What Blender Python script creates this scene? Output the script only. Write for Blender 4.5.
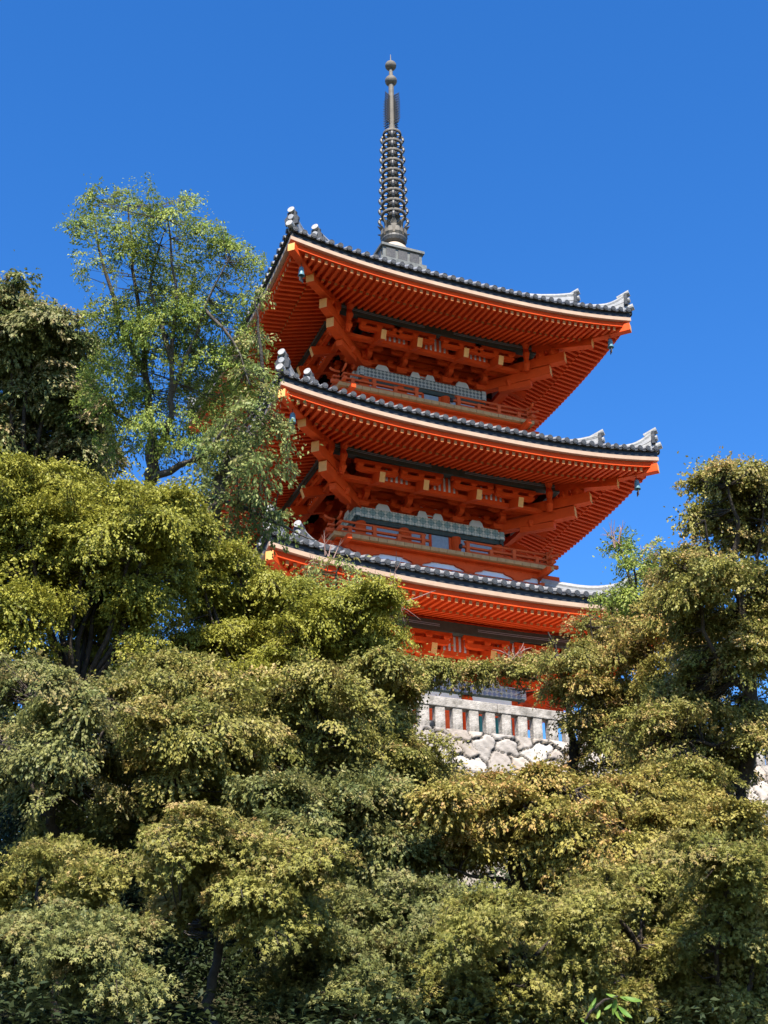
import bpy, math, random
import numpy as np
from mathutils import Vector, Matrix
R_ = math.radians
random.seed(7)
rng = np.random.default_rng(11)
for o in list(bpy.data.objects):
    bpy.data.objects.remove(o)
scene = bpy.context.scene
COL = scene.collection

# ------------------------------------------------------------------ camera
CAM = np.array([-15.596, -36.254, -9.671])
YAW, PITCH, ROLL, FPX = .394, .464, -.013, 1364.7
fw = np.array([math.sin(YAW)*math.cos(PITCH), math.cos(YAW)*math.cos(PITCH), math.sin(PITCH)])
_r = np.array([math.cos(YAW), -math.sin(YAW), 0.0]); _u = np.cross(_r, fw)
RT = _r*math.cos(ROLL) + _u*math.sin(ROLL); UP = -_r*math.sin(ROLL) + _u*math.cos(ROLL)
cam = bpy.data.cameras.new('camera'); camo = bpy.data.objects.new('camera', cam); COL.objects.link(camo)
M4 = Matrix(((RT[0], UP[0], -fw[0], CAM[0]), (RT[1], UP[1], -fw[1], CAM[1]), (RT[2], UP[2], -fw[2], CAM[2]), (0, 0, 0, 1)))
camo.matrix_world = M4
cam.sensor_fit = 'VERTICAL'; cam.sensor_height = 36; cam.lens = FPX*36/1024
cam.clip_start = .1; cam.clip_end = 3000
scene.camera = camo
scene.render.resolution_x = 768; scene.render.resolution_y = 1024

# ------------------------------------------------------------------ light
SUN_EL, SUN_AZ = 51, 202        # azimuth clockwise from +y, direction the sun stands in
w = bpy.data.worlds.new('World'); scene.world = w; w.use_nodes = True
nt = w.node_tree; bg = nt.nodes['Background']
sky = nt.nodes.new('ShaderNodeTexSky'); sky.sky_type = 'NISHITA'; sky.sun_disc = False
sky.sun_elevation = R_(SUN_EL); sky.sun_rotation = R_(SUN_AZ)
sky.air_density = 1.0; sky.dust_density = .25; sky.ozone_density = 4.5; sky.altitude = 100
hs = nt.nodes.new('ShaderNodeHueSaturation'); hs.inputs['Saturation'].default_value = 1.29; hs.inputs['Value'].default_value = .82; hs.inputs['Hue'].default_value = .508
nt.links.new(sky.outputs[0], hs.inputs['Color']); nt.links.new(hs.outputs[0], bg.inputs[0]); bg.inputs[1].default_value = .14
sl = bpy.data.lights.new('sun', 'SUN'); sl.energy = 5.0; sl.angle = R_(.5); sl.color = (1, .93, .82)
so = bpy.data.objects.new('sun', sl); COL.objects.link(so)
sd = Vector((math.sin(R_(SUN_AZ))*math.cos(R_(SUN_EL)), math.cos(R_(SUN_AZ))*math.cos(R_(SUN_EL)), math.sin(R_(SUN_EL))))
so.rotation_euler = sd.to_track_quat('Z', 'Y').to_euler(); so.location = (0, -30, 60)
scene.view_settings.view_transform = 'Standard'; scene.view_settings.look = 'None'
scene.view_settings.exposure = 1.25; scene.view_settings.gamma = 1
scene.cycles.max_bounces = 8; scene.cycles.transmission_bounces = 4; scene.cycles.diffuse_bounces = 6

# ------------------------------------------------------------------ helpers
def at(x, y, d):
    'the point seen at pixel x, y, d metres deep'
    return CAM + ((x-384)/FPX*RT - (y-512)/FPX*UP + fw)*d

def mat(name, base, rough=.6, var=.0, scale=3.0, base2=None, bump=0.0, bscale=20.0, spec=.4, stretch=None):
    m = bpy.data.materials.new(name); m.use_nodes = True
    n = m.node_tree.nodes; l = m.node_tree.links; b = n['Principled BSDF']
    b.inputs['Roughness'].default_value = rough
    b.inputs['Specular IOR Level'].default_value = spec
    tc = n.new('ShaderNodeTexCoord')
    src = tc.outputs['Object']
    if stretch:
        mp = n.new('ShaderNodeMapping'); mp.inputs['Scale'].default_value = stretch
        l.new(src, mp.inputs['Vector']); src = mp.outputs[0]
    if base2 is not None:
        t = n.new('ShaderNodeTexNoise'); t.inputs['Scale'].default_value = scale; t.inputs['Detail'].default_value = 6
        t.inputs['Roughness'].default_value = .65
        r = n.new('ShaderNodeValToRGB')
        r.color_ramp.elements[0].position = .5-var; r.color_ramp.elements[1].position = .5+var
        r.color_ramp.elements[0].color = (*base, 1); r.color_ramp.elements[1].color = (*base2, 1)
        l.new(src, t.inputs['Vector']); l.new(t.outputs['Fac'], r.inputs[0]); l.new(r.outputs[0], b.inputs['Base Color'])
    else:
        b.inputs['Base Color'].default_value = (*base, 1)
    if bump:
        t2 = n.new('ShaderNodeTexNoise'); t2.inputs['Scale'].default_value = bscale; t2.inputs['Detail'].default_value = 5
        bp = n.new('ShaderNodeBump'); bp.inputs['Strength'].default_value = bump; bp.inputs['Distance'].default_value = .03
        l.new(src, t2.inputs['Vector']); l.new(t2.outputs['Fac'], bp.inputs['Height']); l.new(bp.outputs[0], b.inputs['Normal'])
    return m

VERM = mat('vermilion_lacquer', (.74, .088, .013), .62, .3, 2.6, (.52, .055, .010), .25, 11, .12)
VERM2 = mat('vermilion_weathered', (.60, .10, .025), .65, .2, 4, (.48, .07, .018), .2, 14, .12)
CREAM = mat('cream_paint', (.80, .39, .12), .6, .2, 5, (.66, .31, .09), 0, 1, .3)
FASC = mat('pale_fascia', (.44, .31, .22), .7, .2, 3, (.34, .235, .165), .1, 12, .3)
CREAMD = mat('cream_paint_shaded', (.52, .21, .07), .65, .2, 5, (.42, .15, .05), 0, 1, .2)  # darker copy of the cream, with the eave shade put into the colour
PLANK = mat('plank_ends', (.50, .29, .12), .7, .25, 6, (.36, .19, .08), .2, 20, .2)
BLACK = mat('eave_shadow_and_cap_black', (.012, .013, .014), .5, .2, 5, (.025, .026, .028), 0, 1, .4)  # black of the painted eave shadow and of the rail end caps
TILE = mat('roof_tile', (.19, .195, .2), .45, .25, 7, (.34, .34, .34), .2, 18, .5)
TILEL = mat('ridge_tile', (.34, .34, .33), .55, .25, 9, (.17, .17, .17), .3, 25, .5)
TILED = mat('dark_tile', (.028, .03, .033), .5, .25, 9, (.065, .068, .072), .3, 25, .35)
DISC = mat('pale_tile_disc', (.40, .39, .37), .6, .2, 14, (.20, .195, .19), .2, 40, .4)
PLAS = mat('white_plaster', (.72, .74, .78), .8, .2, 3, (.62, .65, .70), 0, 1, .2)
BLUEP = mat('blue_grey_panel', (.36, .43, .52), .7, .3, 16, (.22, .29, .38), 0, 1, .3)
BRONZE = mat('bronze', (.075, .068, .056), .75, .2, 6, (.155, .135, .108), .3, 25, .5)
BRONZED = mat('dark_bronze', (.03, .03, .03), .5, .2, 6, (.07, .066, .06), .3, 25, .5)
DOME = mat('pale_bronze_dome', (.42, .34, .26), .6, .2, 8, (.36, .29, .22), .2, 25, .4)
ROBAN = mat('grey_metal_base', (.065, .07, .068), .6, .2, 6, (.14, .145, .132), .4, 12, .5)
BELL = mat('verdigris', (.12, .27, .32), .5, .2, 9, (.06, .15, .19), 0, 1, .5)
TEAL = mat('teal_shutter', (.015, .12, .12), .5, .2, 8, (.025, .18, .17), 0, 1, .4)
GREEN = mat('dark_green_beam', (.033, .05, .044), .55, .2, 7, (.055, .078, .07), 0, 1, .4)
GRANITE = mat('granite', (.44, .40, .355), .85, .17, 4.2, (.15, .135, .115), .6, 30, .2)
BARK = mat('bark', (.035, .027, .021), .9, .2, 9, (.075, .06, .047), .8, 22, .2)
BARKP = mat('grey_bark', (.055, .047, .04), .9, .2, 9, (.12, .105, .09), .6, 22, .2)
TWIG = mat('dead_twig', (.30, .20, .17), .9, .2, 9, (.22, .13, .11), 0, 1, .2)

def frieze_mat(name, c1, c2, scale):
    m = bpy.data.materials.new(name); m.use_nodes = True
    n = m.node_tree.nodes; l = m.node_tree.links; b = n['Principled BSDF']; b.inputs['Roughness'].default_value = .6
    tc = n.new('ShaderNodeTexCoord'); mp = n.new('ShaderNodeMapping'); mp.inputs['Rotation'].default_value = (0, R_(45), 0)
    mp.inputs['Scale'].default_value = (scale, 0, scale)
    ck = n.new('ShaderNodeTexChecker'); ck.inputs['Scale'].default_value = 1.0
    ck.inputs['Color1'].default_value = (*c1, 1); ck.inputs['Color2'].default_value = (*c2, 1)
    ck2 = n.new('ShaderNodeTexChecker'); ck2.inputs['Scale'].default_value = 3.0
    ck2.inputs['Color1'].default_value = (1, 1, 1, 1); ck2.inputs['Color2'].default_value = (.62, .7, .7, 1)
    mx = n.new('ShaderNodeMix'); mx.data_type = 'RGBA'; mx.blend_type = 'MULTIPLY'; mx.inputs[0].default_value = 1
    l.new(tc.outputs['Object'], mp.inputs[0]); l.new(mp.outputs[0], ck.inputs['Vector']); l.new(mp.outputs[0], ck2.inputs['Vector'])
    l.new(ck.outputs['Color'], mx.inputs[6]); l.new(ck2.outputs['Color'], mx.inputs[7]); l.new(mx.outputs[2], b.inputs['Base Color'])
    return m
FRZ = {3: frieze_mat('frieze_triangles', (.56, .56, .54), (.15, .18, .20), 11),
       2: frieze_mat('frieze_diamonds', (.62, .61, .55), (.26, .36, .36), 5.2),
       1: frieze_mat('frieze_blue_key', (.40, .44, .48), (.17, .23, .40), 9)}

class MB:
    def __init__(s): s.v = []; s.f = []; s.m = []; s.mats = []
    def mi(s, m):
        if m not in s.mats: s.mats.append(m)
        return s.mats.index(m)
    def add(s, vs, fs, m):
        k = len(s.v); s.v += [tuple(map(float, p)) for p in vs]; i = s.mi(m)
        for f in fs: s.f.append([k+j for j in f]); s.m.append(i)
    def bar(s, p0, p1, wd, ht, m, end=None, up=(0, 0, 1)):
        p0 = Vector(p0); p1 = Vector(p1); d = (p1-p0).normalized()
        sd_ = d.cross(Vector(up)).normalized(); u = sd_.cross(d)
        c = [(-1, -1), (1, -1), (1, 1), (-1, 1)]
        vs = [p + sd_*(a*wd/2) + u*(b*ht/2) for p in (p0, p1) for a, b in c]
        s.add(vs, [(0, 1, 5, 4), (1, 2, 6, 5), (2, 3, 7, 6), (3, 0, 4, 7), (0, 3, 2, 1)], m)
        s.add(vs[4:], [(0, 1, 2, 3)], end or m)
    def box(s, x0, x1, y0, y1, z0, z1, m, taper=0):
        t = taper
        vs = [(x0+t, y0+t, z0), (x1-t, y0+t, z0), (x1-t, y1-t, z0), (x0+t, y1-t, z0), (x0, y0, z1), (x1, y0, z1), (x1, y1, z1), (x0, y1, z1)]
        s.add(vs, [(0, 3, 2, 1), (4, 5, 6, 7), (0, 1, 5, 4), (1, 2, 6, 5), (2, 3, 7, 6), (3, 0, 4, 7)], m)
    def lathe(s, prof, m, n=20, c=(0, 0, 0), cap=True):
        vs = []
        for r, z in prof:
            for i in range(n):
                a = 2*math.pi*i/n; vs.append((c[0]+r*math.cos(a), c[1]+r*math.sin(a), c[2]+z))
        fs = [(i*n+j, i*n+(j+1) % n, (i+1)*n+(j+1) % n, (i+1)*n+j) for i in range(len(prof)-1) for j in range(n)]
        if cap: fs += [tuple(range(n))[::-1], tuple((len(prof)-1)*n+j for j in range(n))]
        s.add(vs, fs, m)
    def tube(s, pts, rad, m, n=8, cap=True, endm=None):
        P = [Vector(p) for p in pts]; vs = []
        ref = Vector((0, 0, 1))
        for i, p in enumerate(P):
            d = (P[min(i+1, len(P)-1)] - P[max(i-1, 0)]).normalized()
            if abs(d.dot(ref)) > .95: sd_ = d.cross(Vector((1, 0, 0))).normalized()
            else: sd_ = d.cross(ref).normalized()
            u = sd_.cross(d); r = rad[i] if hasattr(rad, '__len__') else rad
            for j in range(n):
                a = 2*math.pi*j/n; vs.append(p + sd_*(r*math.cos(a)) + u*(r*math.sin(a)))
        s.add(vs, [(i*n+j, i*n+(j+1) % n, (i+1)*n+(j+1) % n, (i+1)*n+j) for i in range(len(P)-1) for j in range(n)], m)
        if cap:
            L = len(P)-1
            s.add(vs[:n], [tuple(range(n))[::-1]], m); s.add(vs[L*n:], [tuple(range(n))], endm or m)
    def prism(s, poly, axis, t0, t1, m, frame=None):
        'poly of (u, z) extruded along the side axis; frame maps (t, u, z)'
        n = len(poly); vs = [frame(t, u, z) for t in (t0, t1) for u, z in poly]
        s.add(vs, [tuple(range(n))[::-1], tuple(range(n, 2*n))] + [(i, (i+1) % n, n+(i+1) % n, n+i) for i in range(n)], m)
    def build(s, name, parent=None, smooth=False):
        me = bpy.data.meshes.new(name); me.from_pydata(s.v, [], s.f)
        for m in s.mats: me.materials.append(m)
        me.polygons.foreach_set('material_index', s.m)
        if smooth: me.polygons.foreach_set('use_smooth', [True]*len(s.f))
        me.validate(); me.update()
        import bmesh
        bm = bmesh.new(); bm.from_mesh(me); bmesh.ops.recalc_face_normals(bm, faces=bm.faces); bm.to_mesh(me); bm.free()
        o = bpy.data.objects.new(name, me); COL.objects.link(o)
        if parent: o.parent = parent
        return o

def tag(o, label=None, cat=None, group=None, kind=None):
    for k, v in (('label', label), ('category', cat), ('group', group), ('kind', kind)):
        if v: o[k] = v
    return o
def empty(name, loc):
    o = bpy.data.objects.new(name, None); o.location = loc; COL.objects.link(o); o.empty_display_size = .3
    return o
def turn(o, k, parent=None, dz=0):
    'a copy of a part turned k quarter turns about the building axis'
    c = o.copy(); COL.objects.link(c); c.parent = parent or o.parent
    c.rotation_euler.z = k*math.pi/2; c.location = o.location + Vector((0, 0, dz))
    return c
def four(o, parent=None):
    return [o] + [turn(o, k, parent, .003*(k % 2)) for k in (1, 2, 3)]

# ------------------------------------------------------------------ ground
def ground_z(x, y):
    t = np.clip((np.asarray(y, float)+33.0)/24.0, 0, 1)
    z = -11.3 + 6.8*t
    return z + .18*np.sin(x*.9+y*.35)*np.sin(y*.8-x*.3)*np.clip(t*4, 0, 1)
def ground():
    xs = np.concatenate([[-900, -500, -250, -120], np.arange(-70, 71, 1.0), [120, 250, 500, 900]])
    ys = np.concatenate([[-900, -400, -150, -80], np.arange(-50, 40, 1.0), [60, 100, 200, 450, 900]])
    X, Y = np.meshgrid(xs, ys); Z = ground_z(X, Y)
    vs = np.stack([X, Y, Z], -1).reshape(-1, 3); nx = len(xs)
    fs = [(j*nx+i, j*nx+i+1, (j+1)*nx+i+1, (j+1)*nx+i) for j in range(len(ys)-1) for i in range(nx-1)]
    b = MB(); b.add(vs, fs, mat('leaf_litter_soil', (.035, .028, .018), .95, .25, 1.2, (.05, .055, .022), .8, 6, .1))
    tag(b.build('ground', smooth=True), kind='structure')
ground()
TX0, TX1 = -10.5, 22.0
WY = -8.62
b = MB(); b.box(TX0+.3, TX1, WY+.25, 30, -4.9, -.12, mat('terrace_gravel', (.56, .51, .44), .9, .25, 4, (.42, .38, .32), .4, 40, .1))
tag(b.build('terrace'), kind='structure')

# ------------------------------------------------------------------ stone wall (rough fitted boulders)
def stone_wall():
    L, H, st = TX1-TX0, 4.9, .035
    nx, nz = int(L/st), int(H/st)
    seeds = []
    z = 0.0; row = 0
    while z < H+.6:
        h = .32 + .16*rng.random(); x = -1 + rng.random()
        while x < L+1:
            wd = .32 + .55*rng.random(); seeds.append((x+wd/2, z + rng.normal(0, .08), wd)); x += wd
        z += h
    S = np.array(seeds)
    gx = np.arange(nx+1)*st; gz = np.arange(nz+1)*st
    X, Z = np.meshgrid(gx, gz)
    P = np.stack([X.ravel(), Z.ravel()], 1)
    wob = .10*np.stack([np.sin(P[:, 1]*5.1+P[:, 0]*1.7), np.sin(P[:, 0]*4.3+P[:, 1]*2.1)], 1) + .035*np.stack([np.sin(P[:, 1]*17), np.sin(P[:, 0]*15+2)], 1)
    Q = P + wob
    F1 = np.full(len(Q), 9.0); F2 = np.full(len(Q), 9.0); I1 = np.zeros(len(Q), int)
    for i, (sx, sz, wd) in enumerate(S):
        sel = np.nonzero((abs(Q[:, 0]-sx) < 1.7))[0]
        d = np.hypot((Q[sel, 0]-sx)/(.42+wd*.8), (Q[sel, 1]-sz)/.8)
        c1 = d < F1[sel]
        F2[sel] = np.where(c1, F1[sel], np.minimum(F2[sel], d)); I1[sel] = np.where(c1, i, I1[sel]); F1[sel] = np.minimum(F1[sel], d)
    e = np.clip((F2-F1)/.07, 0, 1)
    hgt = e**.6*.11
    tilt = rng.normal(0, .11, (len(S), 2))
    hgt += e*((P[:, 0]-S[I1, 0])*tilt[I1, 0] + (P[:, 1]-S[I1, 1])*tilt[I1, 1])
    hgt += e*(.010*np.abs(np.sin(P[:, 0]*7+I1+P[:, 1]*3)) + .007*np.sin(P[:, 0]*23+P[:, 1]*29+I1) + rng.normal(0, .005, len(P)))
    batter = (H-P[:, 1])*.12
    y = WY - hgt - batter
    vs = np.stack([P[:, 0]+TX0, y, P[:, 1]-4.9-.06+0*P[:, 0]], 1)
    n1 = nx+1
    fs = [(j*n1+i, j*n1+i+1, (j+1)*n1+i+1, (j+1)*n1+i) for j in range(nz) for i in range(nx)]
    m = bpy.data.materials.new('fieldstone'); m.use_nodes = True
    n = m.node_tree.nodes; l = m.node_tree.links; bs = n['Principled BSDF']; bs.inputs['Roughness'].default_value = .85
    at_ = n.new('ShaderNodeAttribute'); at_.attribute_name = 'stone'
    ns = n.new('ShaderNodeTexNoise'); ns.inputs['Scale'].default_value = 9; ns.inputs['Detail'].default_value = 7
    rp = n.new('ShaderNodeValToRGB'); rp.color_ramp.elements[0].color = (.26, .23, .20, 1); rp.color_ramp.elements[1].color = (.46, .42, .38, 1)
    rp.color_ramp.elements[0].position = .3; rp.color_ramp.elements[1].position = .62
    mx = n.new('ShaderNodeMix'); mx.data_type = 'RGBA'; mx.blend_type = 'MULTIPLY'; mx.inputs[0].default_value = 1
    l.new(ns.outputs['Fac'], rp.inputs[0]); l.new(rp.outputs[0], mx.inputs[6]); l.new(at_.outputs['Color'], mx.inputs[7]); l.new(mx.outputs[2], bs.inputs['Base Color'])
    ns2 = n.new('ShaderNodeTexNoise'); ns2.inputs['Scale'].default_value = 34; ns2.inputs['Detail'].default_value = 6
    bp = n.new('ShaderNodeBump'); bp.inputs['Strength'].default_value = .7; bp.inputs['Distance'].default_value = .03
    l.new(ns2.outputs['Fac'], bp.inputs['Height']); l.new(bp.outputs[0], bs.inputs['Normal'])
    k = MB(); k.add(vs, fs, m); 
    # closing top and left return
    o = k.build('stone_wall', smooth=True)
    tone = (.68 + .4*rng.random(len(S)))[I1]; warm = (rng.random(len(S))*.14)[I1]
    joint = np.where(e < .62, .07, 1.0)      # open joints coloured much darker
    c = np.ones((len(P), 4)); c[:, 0] = tone*joint; c[:, 1] = tone*(1-warm*.5)*joint; c[:, 2] = tone*(1-warm)*joint
    a = o.data.color_attributes.new('stone', 'FLOAT_COLOR', 'POINT'); a.data.foreach_set('color', c.ravel().astype(np.float32))
    tag(o, 'rough pale boulder retaining wall under the stone fence', 'wall')
stone_wall()

# ------------------------------------------------------------------ stone fence
def stone_fence():
    root = empty('stone_fence', (-2, -8.5, -.1))
    tag(root, 'weathered granite fence of square posts on the boulder wall', 'fence')
    def seg(x0, x1):
        s = MB(); s.box(x0, x1-.012, -8.62, -8.36, .50, .735, GRANITE)
        o = s.build('rail'); o.parent = root; o.location = (2, 8.5, .1)
        bv = o.modifiers.new('b', 'BEVEL'); bv.width = .02; bv.segments = 2
    xs = [-7.6, -5.35, -3.3, -1.25, .8, 2.9, 5.0, 7.2]
    for a, b_ in zip(xs, xs[1:]): seg(a, b_)
    p = MB(); p.box(-.125, .125, -.11, .11, -.16, .497, GRANITE)
    o0 = p.build('post'); o0.parent = root
    bv = o0.modifiers.new('b', 'BEVEL'); bv.width = .022; bv.segments = 2
    k = 0; x = -7.4
    while x < 7.1:
        o = o0 if k == 0 else o0.copy()
        if k: COL.objects.link(o); o.parent = root
        o.location = (x+2+random.uniform(-.015, .015), 8.5-8.49, .1); o.rotation_euler.z = random.uniform(-.05, .05)
        o.rotation_euler.y = random.uniform(-.015, .015)
        x += .425; k += 1
stone_fence()
lm = MB()
lm.lathe([(.02, 0), (.14, .01), (.155, .05), (.16, .20), (.15, .24), (.11, .27), (.05, .28)], mat('black_metal', (.012, .012, .013), .45), 20)
lo = lm.build('floodlight', smooth=True); lo.scale = (.8, .8, .8); lo.location = (-2.94, -8.33, .06); lo.rotation_euler = (R_(95), 0, 0)
lm2 = MB(); lm2.box(-.2, -.17, -.04, .04, -.02, .3, bpy.data.materials['black_metal']); lm2.box(.17, .2, -.04, .04, -.02, .3, bpy.data.materials['black_metal']); lm2.box(-.2, .2, -.04, .04, -.06, -.022, bpy.data.materials['black_metal'])
lb = lm2.build('bracket', lo); lb.rotation_euler = (R_(-95), 0, 0); lb.location = (0, 0, .12); lb.matrix_parent_inverse = Matrix()
lb.location = (0, -.30, .1)
tag(lo, 'round black lamp head standing behind the stone fence posts', 'lamp')

# ------------------------------------------------------------------ pagoda
PAG = empty('pagoda', (0, 0, -.1))
tag(PAG, 'three storey vermilion pagoda with grey tiled eaves and bronze spire', 'pagoda')
LIFT = .42
TIER = {1: dict(w=6.31, E=4.63, p=4.1, P=4.36, F=3.50, b=2.62, top=3.25, ztop=6.55, floor=None),
        2: dict(w=6.00, E=9.66, p=3.8, P=9.56, F=8.70, b=2.35, top=2.95, ztop=11.65, floor=7.2, B=3.54),
        3: dict(w=5.74, E=14.84, p=3.5, P=14.74, F=13.83, b=2.10, top=.80, ztop=19.05, floor=12.35, B=3.33)}
COLP = {1: (-2.5, -.90, .90, 2.5), 2: (-2.25, -.86, .86, 2.25), 3: (-2.02, -.80, .80, 2.02)}

def strip(b_, w_, z, m, E=None, n=28):
    '''z: four (o, z) corners of a cross-section swept along one eave with mitred ends, lifted at the corners'''
    vs = []
    for i in range(n+1):
        t = -1 + 2*i/n; t = math.copysign(abs(t)**.8, t)
        for (o, zz) in z:
            a = t*o; vs.append((a, -o, zz + LIFT*abs(a/w_)**2.5))
    k = len(z)
    fs = [(i*k+j, i*k+(j+1) % k, (i+1)*k+(j+1) % k, (i+1)*k+j) for i in range(n) for j in range(k)]
    fs += [tuple(range(k))[::-1], tuple(n*k+j for j in range(k))]
    b_.add(vs, fs, m)

def rect(o0, o1, z0, z1): return [(o0, z0), (o1, z0), (o1, z1), (o0, z1)]

def roof_z(T, a, o):
    s = (T['w']-o)/(T['w']-T['top']); R = T['ztop'] - (T['E']+.36)
    q = (.75*s + .25*s*s) if T['top'] < 1 else (.8*s + .2*s*s)
    return T['E'] + .36 + R*q + LIFT*abs(a/T['w'])**2.5*max(0, 1-max(s, 0)*1.3)**1.2

def make_tier(k):
    T = TIER[k]; w_, E, p, P, F, bd = (T[i] for i in 'wEpPFb')
    lf = lambda a: LIFT*abs(a/w_)**2.5
    # ---- roof: tile field, four slopes in one part
    r = MB(); N, Mo = 30, 10
    vs = []
    for j in range(Mo+1):
        o = (w_+.05) + (T['top']-w_-.05)*j/Mo
        for i in range(N+1):
            a = (-1+2*i/N)*o; vs.append((a, -o, roof_z(T, a, o)))
    fs = [(j*(N+1)+i, j*(N+1)+i+1, (j+1)*(N+1)+i+1, (j+1)*(N+1)+i) for j in range(Mo) for i in range(N)]
    nrow = {1: 45, 2: 43, 3: 41}[k]
    sp = 2*(w_-.12)/(nrow-1)
    for q in range(4):
        rot = Matrix.Rotation(q*math.pi/2, 3, 'Z')
        r.add([rot @ Vector(v) for v in vs], fs, TILED)
        for i in range(nrow):
            a = -(w_-.12) + sp*i
            o1 = max(T['top'], abs(a)+.05); dzj = random.uniform(-.008, .008)
            if w_+.1-o1 < .12: o1 = w_-.05
            ns = 7; pts = []
            for j in range(ns+1):
                o = (w_+.08) + (o1-w_-.08)*j/ns
                pts.append(rot @ Vector((a, -o, roof_z(T, a, o) + .045 + dzj)))
            r.tube(pts[::-1], .078, TILE, 9, True, TILED)
    roof = r.build('roof', PAG); roof.location = (0, 0, .1)
    if k == 1: roof['label'] = 'lowest roof, half hidden by foliage'
    if k == 2: roof['label'] = 'middle roof'
    if k == 3: roof['label'] = 'topmost roof carrying the spire'
    # flat tile lip under the round tiles: a row of shallow arcs
    e = MB()
    for i in range(nrow-1):
        a0 = -(w_-.12)+sp*i; pts = []
        for j in range(7):
            a = a0+sp*j/6; dip = .05*math.sin(math.pi*j/6)
            z = E+.36+lf(a)-dip
            pts += [(a, -(w_+.055), z+.015), (a, -(w_+.055), z-.03), (a, -(w_-.3), z-.03), (a, -(w_-.3), z+.015)]
        e.add(pts, [(j*4+c, j*4+(c+1) % 4, j*4+4+(c+1) % 4, j*4+4+c) for j in range(6) for c in range(4)], TILED)
    for i in range(nrow):      # round end tiles with a boss ring
        a = -(w_-.12)+sp*i; z = roof_z(T, a, w_+.08)+.045
        c0 = Vector((a, -(w_+.083), z)); e.tube([c0, c0+Vector((0, -.02, 0))], .086, TILED, 12)
        e.tube([c0+Vector((0, -.021, 0)), c0+Vector((0, -.03, 0))], .055, TILED, 10)
    four(e.build('eave_tile_row', roof), roof)
    e = MB(); strip(e, w_, rect(w_-.35, w_-.02, E+.123, E+.30), BLACK); four(e.build('eave_shadow_board', roof), roof)  # black strip stands in for the shadow band under the tiles
    e = MB(); strip(e, w_, rect(w_-.3, w_, E, E+.12), FASC); four(e.build('pale_fascia_board', roof), roof)
    e = MB(); strip(e, w_, rect(w_-.36, w_-.13, E-.165, E-.003), VERM); four(e.build('eave_beam', roof), roof)
    # soffits and the stepped beam between the two rafter rows
    zb = lambda o: E-.16+.30*(w_-1.1-o)
    zf = lambda o: E-.235+.13*(w_-.18-o)
    e = MB()
    oi = p-1.25
    strip(e, w_, [(oi, zb(oi)+.066), (w_-1.02, zb(w_-1.02)+.066), (w_-1.02, zb(w_-1.02)+.10), (oi, zb(oi)+.10)], VERM)
    strip(e, w_, [(w_-1.3, zf(w_-1.3)+.066), (w_-.1, zf(w_-.1)+.066), (w_-.1, zf(w_-.1)+.09), (w_-1.3, zf(w_-1.3)+.09)], VERM)
    strip(e, w_, [(w_-1.13, zb(w_-1.13)+.105), (w_-1.03, zb(w_-1.03)+.105), (w_-1.03, zf(w_-1.03)-.067), (w_-1.13, zf(w_-1.13)-.067)] if zf(w_-1.03)-.067 > zb(w_-1.03)+.12 else rect(w_-1.13, w_-1.03, zb(w_-1.13)+.07, zb(w_-1.13)+.12), VERM)
    four(e.build('soffit_board', roof), roof)
    # rafters
    nr = int(round(2*(w_-.35)/.205))
    fl = MB(); ba = MB()
    for i in range(nr+1):
        a = -(w_-.35)+2*(w_-.35)*i/nr; L = lf(a)
        s0 = max(w_-1.35, abs(a)+.06)
        if w_-.18-s0 > .12:
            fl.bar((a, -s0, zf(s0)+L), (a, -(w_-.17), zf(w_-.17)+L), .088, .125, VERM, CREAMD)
        s0 = max(oi+.05, abs(a)+.12)
        if w_-1.0-s0 > .15:
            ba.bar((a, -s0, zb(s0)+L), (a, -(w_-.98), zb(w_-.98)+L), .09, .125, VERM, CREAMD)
    four(fl.build('flying_rafter_row', roof), roof); four(ba.build('base_rafter_row', roof), roof)
    # hip rafters, two stages
    h = MB(); d = lambda o, z: (-o, -o, z + LIFT*(o/w_)**2.5)
    o0, o1 = p-.7, w_-.92
    h.bar(d(o0, zb(o0)-.16), d(o1, zb(o1)-.13), .26, .30, VERM, CREAM)
    h.bar(d(w_-1.5, zf(w_-1.5)-.02), d(w_-.03, zf(w_-.03)-.0), .22, .25, VERM, CREAM)
    four(h.build('hip_rafter', roof), roof)
    # corner ridges
    g = MB(); dd = lambda o, dz: Vector((-o, -o, roof_z(T, o, o)+dz))
    oa, ob = max(T['top'], .9), w_-1.15
    def ridge(oa, ob, h0, h1, curl):
        ns = 9; pts = []; 
        for j in range(ns+1):
            s = j/ns; o = oa+(ob-oa)*s; pts.append(dd(o, 0) + Vector((0, 0, h0+(h1-h0)*s + curl*max(0, (s-.45)/.55)**2)))
        for j in range(ns):        # stacked flat tiles: courses
            for c in range(3):
                f0, f1 = c/3, (c+.82)/3
                lo_a, lo_b = dd(oa+(ob-oa)*j/ns, -.05), dd(oa+(ob-oa)*(j+1)/ns, -.05)
                A0 = lo_a.lerp(pts[j], f0); A1 = lo_a.lerp(pts[j], f1); B0 = lo_b.lerp(pts[j+1], f0); B1 = lo_b.lerp(pts[j+1], f1)
                n_ = Vector((1, -1, 0)).normalized()*(.12-.012*c)
                g.add([A0-n_, B0-n_, B1-n_, A1-n_, A0+n_, B0+n_, B1+n_, A1+n_], [(0, 1, 2, 3), (4, 7, 6, 5), (3, 2, 6, 7), (0, 4, 5, 1), (1, 5, 6, 2), (0, 3, 7, 4)], TILE if c != 1 else TILEL)
        g.tube([q+Vector((0, 0, .05)) for q in pts], .10, TILEL, 10)
        return pts[-1]
    t1 = ridge(oa, ob-.10, .06 if k == 3 else .18, .30, .26)
    t2 = ridge(ob+.06, w_-.10, .10, .22, .28)
    ro = g.build('corner_ridge', roof); ros = four(ro, roof)
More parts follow.
